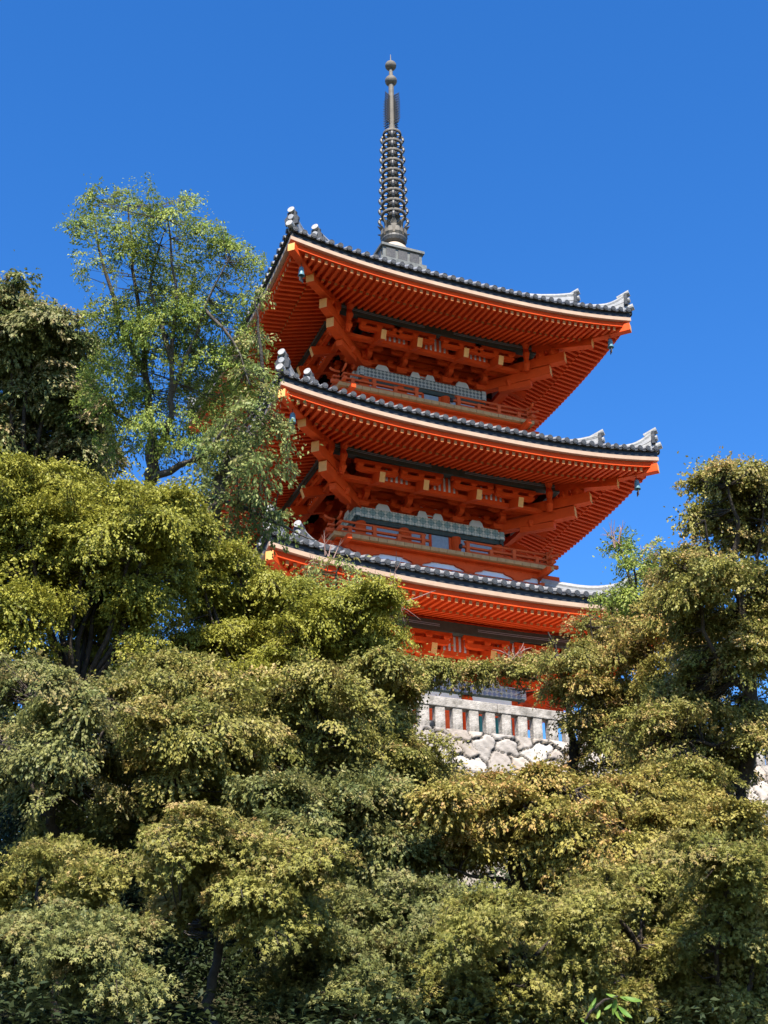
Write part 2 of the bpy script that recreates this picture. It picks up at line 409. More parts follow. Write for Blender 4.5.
    # ridge-end tiles: a carved plaque and an upswept cylinder with a pale disc
    out = Vector((-1, -1, 0)).normalized(); sdv = Vector((1, -1, 0)).normalized()
    for tip in (t1, t2):
        og = MB(); q = tip + out*.03
        poly = [(-.20, -.34), (-.23, -.12), (-.14, .0), (-.15, .1), (0, .16), (.15, .1), (.14, .0), (.23, -.12), (.20, -.34)]
        fr = lambda t, u, z: q + out*t + sdv*u + Vector((0, 0, z))
        og.prism(poly, 0, 0, .09, TILED, fr)
        og.tube([q+out*.07+Vector((0, 0, -.1)), q+out*.15+Vector((0, 0, -.1))], .09, TILE, 10)
        og.tube([q-out*.25+Vector((0, 0, .04)), q-out*.08+Vector((0, 0, .10)), q+out*.06+Vector((0, 0, .15)), q+out*.15+Vector((0, 0, .17))], [.09, .095, .10, .11], TILEL, 14, True, DISC)
        four(og.build('ridge_end_tile', roof), roof)
    og = MB()          # the very corner tile
    c0 = Vector((-w_+.12, -w_+.12, roof_z(T, w_, w_)+.08))
    og.tube([c0, c0+out*.30+Vector((0, 0, .06))], .11, TILEL, 12, True, DISC)
    four(og.build('corner_tile', roof), roof)

    # ---- eave purlin, painted dark green, and the parts of the wall
    e = MB(); n_ = 14; vs = []
    for i in range(n_+1):
        a = (-1+2*i/n_)*(p+.1); lz = LIFT*.75*abs(a/w_)**2.5
        for (o, z) in rect(p-.24, p, P, P+.30): vs.append((a*(o/p), -o, z+lz))
    e.add(vs, [(i*4+j, i*4+(j+1) % 4, i*4+4+(j+1) % 4, i*4+4+j) for i in range(n_) for j in range(4)] + [(3, 2, 1, 0), tuple(n_*4+j for j in range(4))], GREEN)
    for z in (.12, .17):      # thin pale lines painted along the beam
        for i in range(n_):
            if i in (6, 7): continue
            a0, a1 = (-1+2*i/n_)*(p+.02), (-1+2*(i+1)/n_)*(p+.02)
            l0, l1 = (LIFT*.75*abs(x/w_)**2.5 for x in (a0, a1))
            e.add([(a0, -p-.003, P+z+l0), (a1, -p-.003, P+z+l1), (a1, -p-.003, P+z+.018+l1), (a0, -p-.003, P+z+.018+l0)], [(0, 1, 2, 3)], BLUEP)
    four(e.build('eave_purlin', PAG))
    wall = MB(); z0 = (T['floor'] or 0) - .1
    wall.box(-bd+.06, bd-.06, -bd+.06, bd-.06, z0, P+.5, VERM)
    wo = wall.build('wall', PAG)
    tb = MB()
    for j, zz in enumerate((F+.24, F+.48, F+.72)):       # tie beams between the brackets
        tb.box(-bd-.0, bd+.0, -bd-.03-.02*j, -bd+.05, zz, zz+.13, VERM)
    pl = tb; cs = COLP[k]
    def halfmoon(cx, z, hw, hh, o, m=PLAS, n=10):
        poly = [(cx-hw, z), (cx+hw, z)] + [(cx+hw*math.cos(t), z+hh*math.sin(t)**.7) for t in [math.pi*i/n for i in range(1, n)]]
        pl.prism(poly, 0, -o-.012, -o, m, lambda t, u, zz: (u, t, zz))
    bays = list(zip(cs, cs[1:]))
    for (x0, x1) in bays:
        for zz in (F+.375, F+.615):
            for s in (.36, .64): halfmoon(x0+(x1-x0)*s, zz, .085, .05, bd-.058)
        halfmoon((x0+x1)/2, F+.14, .14, .045, bd-.058)
    four(tb.build('tie_beam', wo), wo)
    sl_ = MB()          # slanted white slats behind the purlin
    for (x0, x1) in bays:
        c = (x0+x1)/2; nn = 5
        sl_.box(c-.40, c+.40, -(p-.34), -(p-.42), P-.42, P+.02, PLAS)
        for i in range(nn+1):
            x = c-.40+.80*i/nn; sl_.box(x-.035, x+.035, -(p-.29), -(p-.339), P-.44, P+.03, VERM)
    sl_.box(-p+.4, p-.4, -(p-.34), -(p-.52), P-.56, P-.425, VERM)
    four(sl_.build('eave_lattice', wo), wo)
    fz = MB(); ext = .14
    fz.box(-bd-ext, bd+ext, -bd-.10, -bd+.03, F-.33, F-.001, FRZ[k])
    # rounded white openings standing on the frieze
    for cx in ((cs[0]+cs[1])/2, -.26, .26, (cs[2]+cs[3])/2):
        hw = .27 if abs(cx) > .5 else .19
        poly = [(cx-hw, F), (cx+hw, F), (cx+hw*.85, F+.06), (cx+hw*.72, F+.16), (cx+hw*.5, F+.225), (cx-hw*.5, F+.225), (cx-hw*.72, F+.16), (cx-hw*.85, F+.06)]
        fz.prism(poly, 0, -bd-.06, -bd+.03, PLAS, lambda t, u, zz: (u, t, zz))
    four(fz.build('frieze_beam', wo), wo)
    dk = MB(); dk.box(-bd-.12, bd+.12, -bd-.05, -bd+.03, F-(.47 if k > 1 else .375), F-.335, GREEN); four(dk.build('dark_tie_beam', wo), wo)
    zt = F-.33; co = MB(); co.lathe([(.16, z0), (.16, zt-.14)], VERM, 14)
    c0_ = co.build('column', wo); fst = True
    for q in range(4):
        for x in cs[:-1]:
            c_ = c0_ if fst else c0_.copy()
            if not fst: COL.objects.link(c_); c_.parent = wo
            fst = False
            c_.location = Matrix.Rotation(q*math.pi/2, 3, 'Z') @ Vector((x, -bd+.02 if x > cs[0] else x-.08, 0))
    pn = MB()
    for i, (x0, x1) in enumerate(bays):
        if k > 1:
            pn.box(x0+.17, x1-.17, -bd+.015, -bd+.055, z0+.1, zt-.15, BLUEP)
            if i == 1:
                for x in (x0+.2, 0, x1-.2): pn.box(x-.04, x+.04, -bd-.02, -bd+.012, z0+.1, zt-.16, VERM)
            else:
                pn.box(x0+.17, x1-.17, -bd-.02, -bd+.012, z0+.45, z0+.55, BLUEP)
        else:
            pn.box(x0+.17, x1-.17, -bd+.015, -bd+.055, zt-.48, zt-.05, PLAS)
            pn.box(x0+.17, x1-.17, -bd-.03, -bd+.05, zt-.62, zt-.485, VERM)
            if i == 1:
                for x in (-.36, .36): pn.box(x-.34, x+.34, -bd-.0, -bd+.04, .1, zt-.625, VERM2)
            else:
                pn.box(x0+.2, x1-.2, -bd+.015, -bd+.05, .9, zt-.625, TEAL)
                nb = 9
                for q in range(nb): 
                    x = x0+.24+(x1-x0-.48)*q/(nb-1); pn.box(x-.025, x+.025, -bd-.02, -bd+.012, .9, zt-.625, TEAL)
                pn.box(x0+.17, x1-.17, -bd-.03, -bd+.05, .75, .9, VERM)
                pn.box(x0+.17, x1-.17, -bd+.015, -bd+.05, .1, .75, PLAS)
    four(pn.build('wall_panel' if k > 1 else 'door_and_window', wo), wo)

    # ---- brackets: one mesh each, copied to every column head
    def fwd(m, o0, o1, z0_, z1_, wd, nose=True):
        hgt = z1_-z0_
        poly = [(o0, z0_), (o1-.22, z0_), (o1-.09, z0_+hgt*.18), (o1-.02, z0_+hgt*.5), (o1, z1_), (o0, z1_)]
        m.prism(poly, 0, -wd/2, wd/2, VERM, lambda t, u, z: (t, -u, z))
    def lat(m, o, hl, z0_, z1_, wd):
        hgt = z1_-z0_
        poly = [(-hl, z1_), (-hl, z0_+hgt*.55), (-hl+.05, z0_+hgt*.2), (-hl+.17, z0_), (hl-.17, z0_), (hl-.05, z0_+hgt*.2), (hl, z0_+hgt*.55), (hl, z1_)]
        m.prism(poly, 0, -wd/2, wd/2, VERM, lambda t, u, z: (u, -o+t, z))
    def blk(m, x, o, z, s=.21, hh=.15):
        m.box(x-s/2, x+s/2, -o-s/2, -o+s/2, z+hh*.45, z+hh, VERM); 
        m.box(x-s/2, x+s/2, -o-s/2, -o+s/2, z, z+hh*.449, VERM, .035)
    sc = (P-F)/.86
    def bracket(hl=.46):
        m = MB(); q = lambda z: F+z*sc
        m.box(-.19, .19, -bd-.25, -bd+.1, q(.06), q(.15), VERM); m.box(-.19, .19, -bd-.25, -bd+.1, q(0), q(.059), VERM, .045)
        fwd(m, bd-.1, bd+.55, q(.15), q(.29), .15); lat(m, bd+.05, hl, q(.152), q(.285), .13)
        for x in (-hl+.1, hl-.1): blk(m, x, bd+.05, q(.29), .2, .13)
        blk(m, 0, bd+.45, q(.295), .21, .13)
        fwd(m, bd-.1, bd+.98, q(.40), q(.53), .15); lat(m, bd+.47, hl, q(.425), q(.535), .13)
        for x in (-hl+.1, hl-.1): blk(m, x, bd+.47, q(.54), .19, .11)
        blk(m, 0, bd+.86, q(.53), .2, .11)
        te = p+.27; zend = P-.66
        m.bar((0, -(bd-.1), zend+.34*(te-bd+.1)), (0, -te, zend), .17, .30, VERM, CREAM)
        lat(m, p-.12, .66, P-.37, P-.235, .14)
        for x in (-.54, 0, .54): blk(m, x, p-.12, P-.23, .2, .11)
        m.box(-.72, .72, -p+.06, -p+.17, P-.115, P-.004, VERM)
        return m.build('bracket', PAG)
    br = bracket(); first = True
    for kq in range(4):
        for x in cs:
            c = br if first else br.copy()
            if not first: COL.objects.link(c); c.parent = PAG
            first = False
            rv = Matrix.Rotation(kq*math.pi/2, 3, 'Z') @ Vector((x, 0, 0))
            c.location = rv + Vector((0, 0, .1+.003*(kq % 2))); c.rotation_euler.z = kq*math.pi/2
    # continuous eave tie over the brackets, then the diagonal corner arms
    cb = MB()
    dg = lambda o, z: Vector((-o, -o, z))
    cb.bar(dg(bd, P-.36), dg(p+.66, P-.30), .25, .33, VERM, CREAM)
    cb.bar(dg(bd, P-.76), dg(p+.30, P-.68), .25, .33, VERM, CREAM)
    cb.bar(dg(p-.95, P-.98), dg(p-.18, P-1.0), .2, .2, VERM, VERM)
    cb.bar(dg(p+.1, P-.20), dg(p+.1, P+.32), .27, .27, VERM, up=(1, 1, 0))
    for o, z in ((p+.08, P-.19), (p-.25, P-.60), (p-.7, P-.95), (p+.38, P-.13)):
        v = dg(o, z); cb.box(v.x-.15, v.x+.15, v.y-.15, v.y+.15, z, z+.10, VERM, .05); cb.box(v.x-.15, v.x+.15, v.y-.15, v.y+.15, z+.101, z+.20, VERM)
    # wavy strut leaning up to the hip rafter on each face
    for sx in (0, 1):
        pts = []
        for (u, z, r_) in ((-.12, -.62, .09), (.02, -.42, .12), (-.02, -.25, .08), (.08, -.05, .12), (.03, .12, .08), (.12, .26, .13), (.14, .38, .12)):
            o_, a_ = p+.02+u*.6, -(p-.42)+u*.2
            pts.append(((a_, -o_, P+z) if sx == 0 else (-o_, a_, P+z), r_))
        cb.tube([q[0] for q in pts], [q[1] for q in pts], VERM, 8)
    four(cb.build('corner_bracket', PAG))

    # ---- balcony
    if T['floor']:
        B, zf_ = T['B'], T['floor']
        f_ = MB()
        nb = 26; wd = 2*B/nb
        for q in range(4):
            rot = Matrix.Rotation(q*math.pi/2, 3, 'Z')
            for i in range(nb):
                x0 = -B+wd*i+.006; x1 = -B+wd*(i+1)-.006
                inn = max(bd, 0)
                oo = [B+random.uniform(-.006, .006), max(bd-.05, max(abs(x0), abs(x1)) if False else bd-.05)]
                if max(abs(x0), abs(x1)) > B-wd*1.2 and q % 2: continue
                vs8 = [rot @ Vector(v) for v in [(x0, -oo[0], zf_-.12), (x1, -oo[0], zf_-.12), (x1, -oo[1], zf_-.12), (x0, -oo[1], zf_-.12), (x0, -oo[0], zf_), (x1, -oo[0], zf_), (x1, -oo[1], zf_), (x0, -oo[1], zf_)]]
                if q % 2 and (abs(x0) > bd or abs(x1) > bd): 
                    for v in vs8: v.z -= .002
                f_.add(vs8, [(0, 3, 2, 1), (4, 5, 6, 7), (0, 1, 5, 4), (1, 2, 6, 5), (2, 3, 7, 6), (3, 0, 4, 7)], PLANK)
        bal = f_.build('balcony', PAG); bal.location = (0, 0, .1)
        bb = MB()
        strip(bb, 60, rect(B-.42, B-.12, zf_-.175, zf_-.123), VERM, n=2)
        bb.bar((-B-.32, -(B-.36), zf_-.25), (B+.32, -(B-.36), zf_-.25), .14, .14, VERM, VERM)
        four(bb.build('edge_beam', bal), bal)
        kb = MB()
        kb.box(-B+.42, B-.42, -(B-.36), -(B-.42), zf_-.54, zf_-.17, PLAS)
        for x in (-2.45, -.84, .84, 2.45):
            q_ = [(.15, -.50), (.17, -.45), (.26, -.41), (.42, -.37), (.50, -.31), (.50, -.25)]
            poly = [(x-u, zf_+z) for u, z in q_] + [(x+u, zf_+z) for u, z in q_[::-1]]
            kb.prism(poly, 0, -(B-.28), -(B-.358), VERM, lambda t, u, z: (u, t, z))
            for q in (-.42, 0, .42):
                kb.box(x+q-.14, x+q+.14, -(B-.27), -(B-.358), zf_-.249, zf_-.205, VERM, .03)
        kb.box(-B+.3, B-.3, -(B-.285), -(B-.40), zf_-.204, zf_-.178, VERM)
        kb.box(-B+.15, B-.15, -(B-.26), -(B-.46), zf_-.85, zf_-.52, VERM2)
        four(kb.build('balcony_bracket_row', bal), bal)
        # railing, open in the middle bay
        rl = MB(); o = B-.14
        for s in (-1, 1):
            x0, x1 = s*.62, s*(B+.22)
            rl.tube([(x0, -o, zf_+.40), (x0+s*.1, -o, zf_+.42), (s*(B-.3), -o, zf_+.42), (s*(B+.04), -o, zf_+.425), (s*(B+.16), -o, zf_+.455), (s*(B+.25), -o, zf_+.51)], .036, VERM2, 8, True, VERM2)
            rl.bar((s*.52, -o, zf_+.235), (s*(B+.14), -o, zf_+.235), .085, .06, VERM2)
            rl.bar((s*.66, -o, zf_+.055), (s*(B+.20), -o, zf_+.055), .11, .10, VERM2)
            n_p = 4; span = (B-.14-.72)
            for i in range(n_p):
                x = s*(.72+span*i/(n_p-.5)); rl.bar((x, -o, zf_+.0), (x, -o, zf_+(.27 if i % 2 else .39)), .11, .13, VERM2, up=(0, 1, 0))
            x = s*o; rl.bar((x, -o, zf_), (x, -o, zf_+.50), .11, .11, VERM2, up=(0, 1, 0))
        rl.tube([(.47, -o, zf_+.235), (.53, -o, zf_+.235)], .075, BLACK, 12)
        four(rl.build('railing', bal), bal)
for k in (1, 2, 3): make_tier(k)

# every part of the pagoda was laid out from z = 0 while its root stands at -0.1
for o in PAG.children:
    if abs(o.location.z) < .05: o.location.z += .1
# (children of roof / wall / balcony follow them)

# ---- spire
def spire():
    s = MB()
    s.tube([(0, 0, 20.6), (0, 0, 26.3), (0, 0, 28.3), (0, 0, 29.2)], [.13, .12, .10, .065], BRONZE, 12)
    root = s.build('spire', PAG); root.location.z = .1
    q = MB()      # square base with rim and flared foot
    q.box(-.86, .86, -.86, .86, 19.26, 19.5, ROBAN); q.box(-.74, .74, -.74, .74, 19.501, 20.02, ROBAN)
    q.box(-.82, .82, -.82, .82, 20.021, 20.12, ROBAN)
    for kq in range(4):
        rot = Matrix.Rotation(kq*math.pi/2, 3, 'Z')
        for cx in (-.45, 0, .45):
            v = [rot @ Vector(p_) for p_ in [(cx-.17, -.752, 19.58), (cx+.17, -.752, 19.58), (cx+.17, -.752, 19.95), (cx-.17, -.752, 19.95)]]
            n_ = rot @ Vector((0, -.02, 0)); v2 = [a+n_ for a in v]
            q.add(v+v2, [(4, 5, 6, 7), (0, 1, 5, 4), (1, 2, 6, 5), (2, 3, 7, 6), (3, 0, 4, 7)], BRONZED)
    q.build('square_base', root)
    d = MB(); d.lathe([(.5, 20.12), (.54, 20.22), (.53, 20.38), (.46, 20.55), (.33, 20.68), (.2, 20.74)], DOME, 24); d.build('dome', root, True)
    l_ = MB(); l_.lathe([(.28, 20.70), (.42, 20.78), (.47, 20.90), (.44, 21.0), (.2, 21.05)], BRONZED, 24)
    for ring_, (r0, r1, z1, n_) in enumerate(((.40, .56, 21.42, 8), (.30, .46, 21.72, 8))):
        for i in range(n_):
            a = 2*math.pi*(i+.5*ring_)/n_; c, s_ = math.cos(a), math.sin(a); t = Vector((-s_, c, 0)); o_ = Vector((c, s_, 0)); up = Vector((0, 0, 1))
            rows = [(r0-.02, 20.92, .12), (r0+.07, 21.08, .15), (r0+.06, (21.1+z1)/2+.06, .11), (r1+.05, z1, .02)]
            vs = []
            for (r_, z, hw) in rows:
                vs += [o_*r_-t*hw+up*z, o_*(r_+.035)+up*z, o_*r_+t*hw+up*z, o_*(r_-.03)+up*z]
            l_.add(vs, [(j*4+c_, j*4+(c_+1) % 4, j*4+4+(c_+1) % 4, j*4+4+c_) for j in range(3) for c_ in range(4)], BRONZE)
    l_.build('lotus_base', root)
    for i in range(9):
        z = 22.02 + i*.478; R = .455 - .0125*i
        g = MB()
        g.lathe([(R*.80, z-.0), (R*.99, z-.01), (R*1.02, z+.03), (R*.99, z+.085), (R*.82, z+.095), (R*.80, z-.0)], BRONZE, 28, cap=False)
        g.lathe([(.10, z-.14), (R*.52, z-.04), (R*.56, z+.02), (R*.36, z+.14), (.12, z+.24)], BRONZED, 18)
        for j in range(4):
            a = -YAW + 2*math.pi*(j+.5)/4; g.bar((math.cos(a)*.1, math.sin(a)*.1, z+.045), (math.cos(a)*R*.8, math.sin(a)*R*.8, z+.045), .045, .05, BRONZED)
        for j in range(4):
            a = -YAW + math.pi/2*j; c, s_ = math.cos(a), math.sin(a); pts = []
            for u in range(9):
                ph = u/8; r_ = R*(.90+.24*math.sin(math.pi*ph)); pts.append((c*r_, s_*r_, z-.02-.40*ph))
            g.tube(pts, [.035, .045, .055, .06, .06, .06, .055, .045, .035], BRONZED, 7)
            g.bar((c*.1, s_*.1, z+.04), (c*R*.9, s_*R*.9, z+.04), .05, .05, BRONZED)
            pts = [(c*R*(1.0-.30*u/5), s_*R*(1.0-.30*u/5), z-.05-.10*math.sin(math.pi*u/5)) for u in range(6)]
            g.tube(pts, .022, BRONZED, 5)
        g.build('ring', root)
    for kq in range(4):
        g = MB(); a = kq*math.pi/2 + .5; c, s_ = math.cos(a), math.sin(a)
        for i in range(12):
            z = 26.36 + i*.122; wd = .41*(1-.10*max(0, (i-8)/4)) * (.9 if i == 0 else 1)
            pts = [(c*.07, s_*.07, z), (c*wd*.5, s_*wd*.5, z+.045), (c*wd*.85, s_*wd*.85, z+.02), (c*wd, s_*wd, z+.07)]
            g.tube(pts, [.024, .028, .026, .012], BRONZED, 5)
        for f_ in (.32, .55, .78): g.tube([(c*.37*f_, s_*.37*f_, 26.36), (c*.36*f_, s_*.36*f_, 27.80)], .011, BRONZED, 5)
        g.build('flame_plate', root)
    j = MB(); pr = lambda z, r: [(r*math.sin(math.pi*u/10)+.03, z-r*math.cos(math.pi*u/10)) for u in range(11)]
    j.lathe([(.075, 28.2)]+pr(28.58, .205)+[(.06, 28.85)], BRONZE, 20)
    j.lathe([(.06, 28.84)]+pr(29.36, .19)+[(.03, 29.56), (.008, 29.95)], BRONZE, 20)
    j.build('jewel', root, True)
spire()

# ---- wind bells hung from the hip rafters
def bells():
    b_ = MB()
    b_.tube([(0, 0, .34), (0, 0, .12)], .015, BRONZED, 6)
    b_.lathe([(.03, .14), (.075, .12), (.095, .02), (.105, -.14), (.125, -.24), (.12, -.25), (.09, -.15), (.06, .0)], BELL, 14, cap=False)
    o = b_.build('wind_bell', smooth=True)
    c_ = MB(); c_.tube([(0, 0, 0), (0, 0, -.34)], .01, BRONZED, 5); c_.box(-.11, .11, -.012, .012, -.50, -.33, BRONZED)
    c = c_.build('clapper', o)
    names = {(3, 0): 'blue green wind bell under the near left corner of the top roof', (3, 1): 'blue green wind bell under the right corner of the top roof',
             (2, 0): 'blue green wind bell under the near left corner of the middle roof, beside the leaves', (2, 1): 'blue green wind bell under the right corner of the middle roof',
             (1, 0): 'blue green wind bell under the near left corner of the lowest roof, among leaves', (1, 1): 'blue green wind bell under the right corner of the lowest roof, behind the trees'}
    first = True
    for (k, s), lab in names.items():
        T = TIER[k]; oo = T['w']-.52
        ob = o if first else o.copy()
        if not first:
            COL.objects.link(ob); cc = c.copy(); COL.objects.link(cc); cc.parent = ob
        ob.scale = (.82, .82, .82); first = False
        ob.location = (-oo if s == 0 else oo, -oo, T['E']-.32+LIFT*(oo/T['w'])**2.5-.22); ob.rotation_euler.z = .6+.7*s
        tag(ob, lab, 'wind bell', 'wind bells under the roof corners')
bells()

# ------------------------------------------------------------------ foliage
def leaf_mat(name, c_lo, c_hi, c_tip, trans=.33):
    m = bpy.data.materials.new(name); m.use_nodes = True
    n = m.node_tree.nodes; l = m.node_tree.links; bs = n['Principled BSDF']; out = n['Material Output']
    bs.inputs['Roughness'].default_value = .5; bs.inputs['Specular IOR Level'].default_value = .22
    a = n.new('ShaderNodeAttribute'); a.attribute_name = 'tint'
    sp = n.new('ShaderNodeSeparateColor'); l.new(a.outputs['Color'], sp.inputs[0])
    m1 = n.new('ShaderNodeMix'); m1.data_type = 'RGBA'; m1.inputs[6].default_value = (*c_lo, 1); m1.inputs[7].default_value = (*c_hi, 1)
    l.new(sp.outputs[0], m1.inputs[0])
    m2 = n.new('ShaderNodeMix'); m2.data_type = 'RGBA'; l.new(m1.outputs[2], m2.inputs[6]); m2.inputs[7].default_value = (*c_tip, 1)
    l.new(sp.outputs[1], m2.inputs[0]); l.new(m2.outputs[2], bs.inputs['Base Color'])
    tr = n.new('ShaderNodeBsdfTranslucent'); l.new(m2.outputs[2], tr.inputs[0])
    mx = n.new('ShaderNodeMixShader'); mx.inputs[0].default_value = trans
    l.new(bs.outputs[0], mx.inputs[1]); l.new(tr.outputs[0], mx.inputs[2]); l.new(mx.outputs[0], out.inputs[0])
    return m
LEAF = {
 'yellow': leaf_mat('maple_yellow_green', (0.17, 0.18, 0.022), (0.4, 0.38, 0.06), (0.5, 0.4, 0.09)),
 'olive': leaf_mat('maple_olive', (0.14, 0.15, 0.033), (0.36, 0.335, 0.08), (0.5, 0.34, 0.14)),
 'green': leaf_mat('maple_green', (0.1, 0.125, 0.04), (0.29, 0.29, 0.09), (0.42, 0.3, 0.13)),
 'orange': leaf_mat('maple_orange', (0.17, 0.16, 0.03), (0.4, 0.345, 0.085), (0.56, 0.32, 0.13)),
 'tall': leaf_mat('zelkova_green', (0.12, 0.2, 0.035), (0.36, 0.4, 0.075), (0.42, 0.38, 0.09)),
 'brown': leaf_mat('oak_brown_green', (0.09, 0.13, 0.04), (0.28, 0.29, 0.1), (0.5, 0.38, 0.2)),
 'cherry': leaf_mat('cherry_green', (0.11, 0.16, 0.04), (0.35, 0.37, 0.12), (0.46, 0.36, 0.15)),
 'dark': leaf_mat('shaded_evergreen', (.02, .035, .014), (.04, .055, .02), (.06, .07, .025), .2),  # very dark greens put the shade of the slope into the leaf colour
}
def norm(a): return a/np.maximum(np.linalg.norm(a, axis=-1, keepdims=True), 1e-9)

def leaves_mesh(name, P, N, T, S, tint, shape, m, parent):
    n = len(P); Bv = norm(np.cross(N, T))
    if shape == 'palm':
        pet = [(-.95, .80), (0, 1.0), (.95, .80)]
    else: pet = [(0, 1.0)]
    wd = {'palm': .19, 'oval': .24, 'kite': .30, 'lance': .13}[shape]
    V = []; 
    for ang, ln in pet:
        d = T*math.cos(ang) + Bv*math.sin(ang); sdv = np.cross(N, d); L = (S*ln)[:, None]
        V += [P, P + d*L*.45 + sdv*L*wd + N*L*.05, P + d*L - N*L*.14, P + d*L*.45 - sdv*L*wd + N*L*.05]
    k = len(V); V = np.stack(V, 1).reshape(-1, 3)
    idx = np.arange(n*k, dtype=np.int32); nf = n*k//4
    me = bpy.data.meshes.new(name)
    me.vertices.add(len(V)); me.vertices.foreach_set('co', V.astype(np.float32).ravel())
    me.loops.add(len(idx)); me.loops.foreach_set('vertex_index', idx)
    me.polygons.add(nf); me.polygons.foreach_set('loop_start', np.arange(nf, dtype=np.int32)*4)
    me.polygons.foreach_set('loop_total', np.full(nf, 4, np.int32))
    me.materials.append(m); me.update(calc_edges=True)
    c = np.ones((n, k, 4), np.float32); c[:, :, 0] = tint[:, None, 0]; c[:, :, 1] = tint[:, None, 1]; c[:, :, 2] = 0
    a = me.color_attributes.new('tint', 'FLOAT_COLOR', 'POINT'); a.data.foreach_set('color', c.ravel())
    o = bpy.data.objects.new(name, me); COL.objects.link(o); o.parent = parent
    return o

UPV = np.array([0, 0, 1.0])
RH = np.array([math.cos(YAW), -math.sin(YAW), 0]); FH = np.array([math.sin(YAW), math.cos(YAW), 0])
STAT = [0]

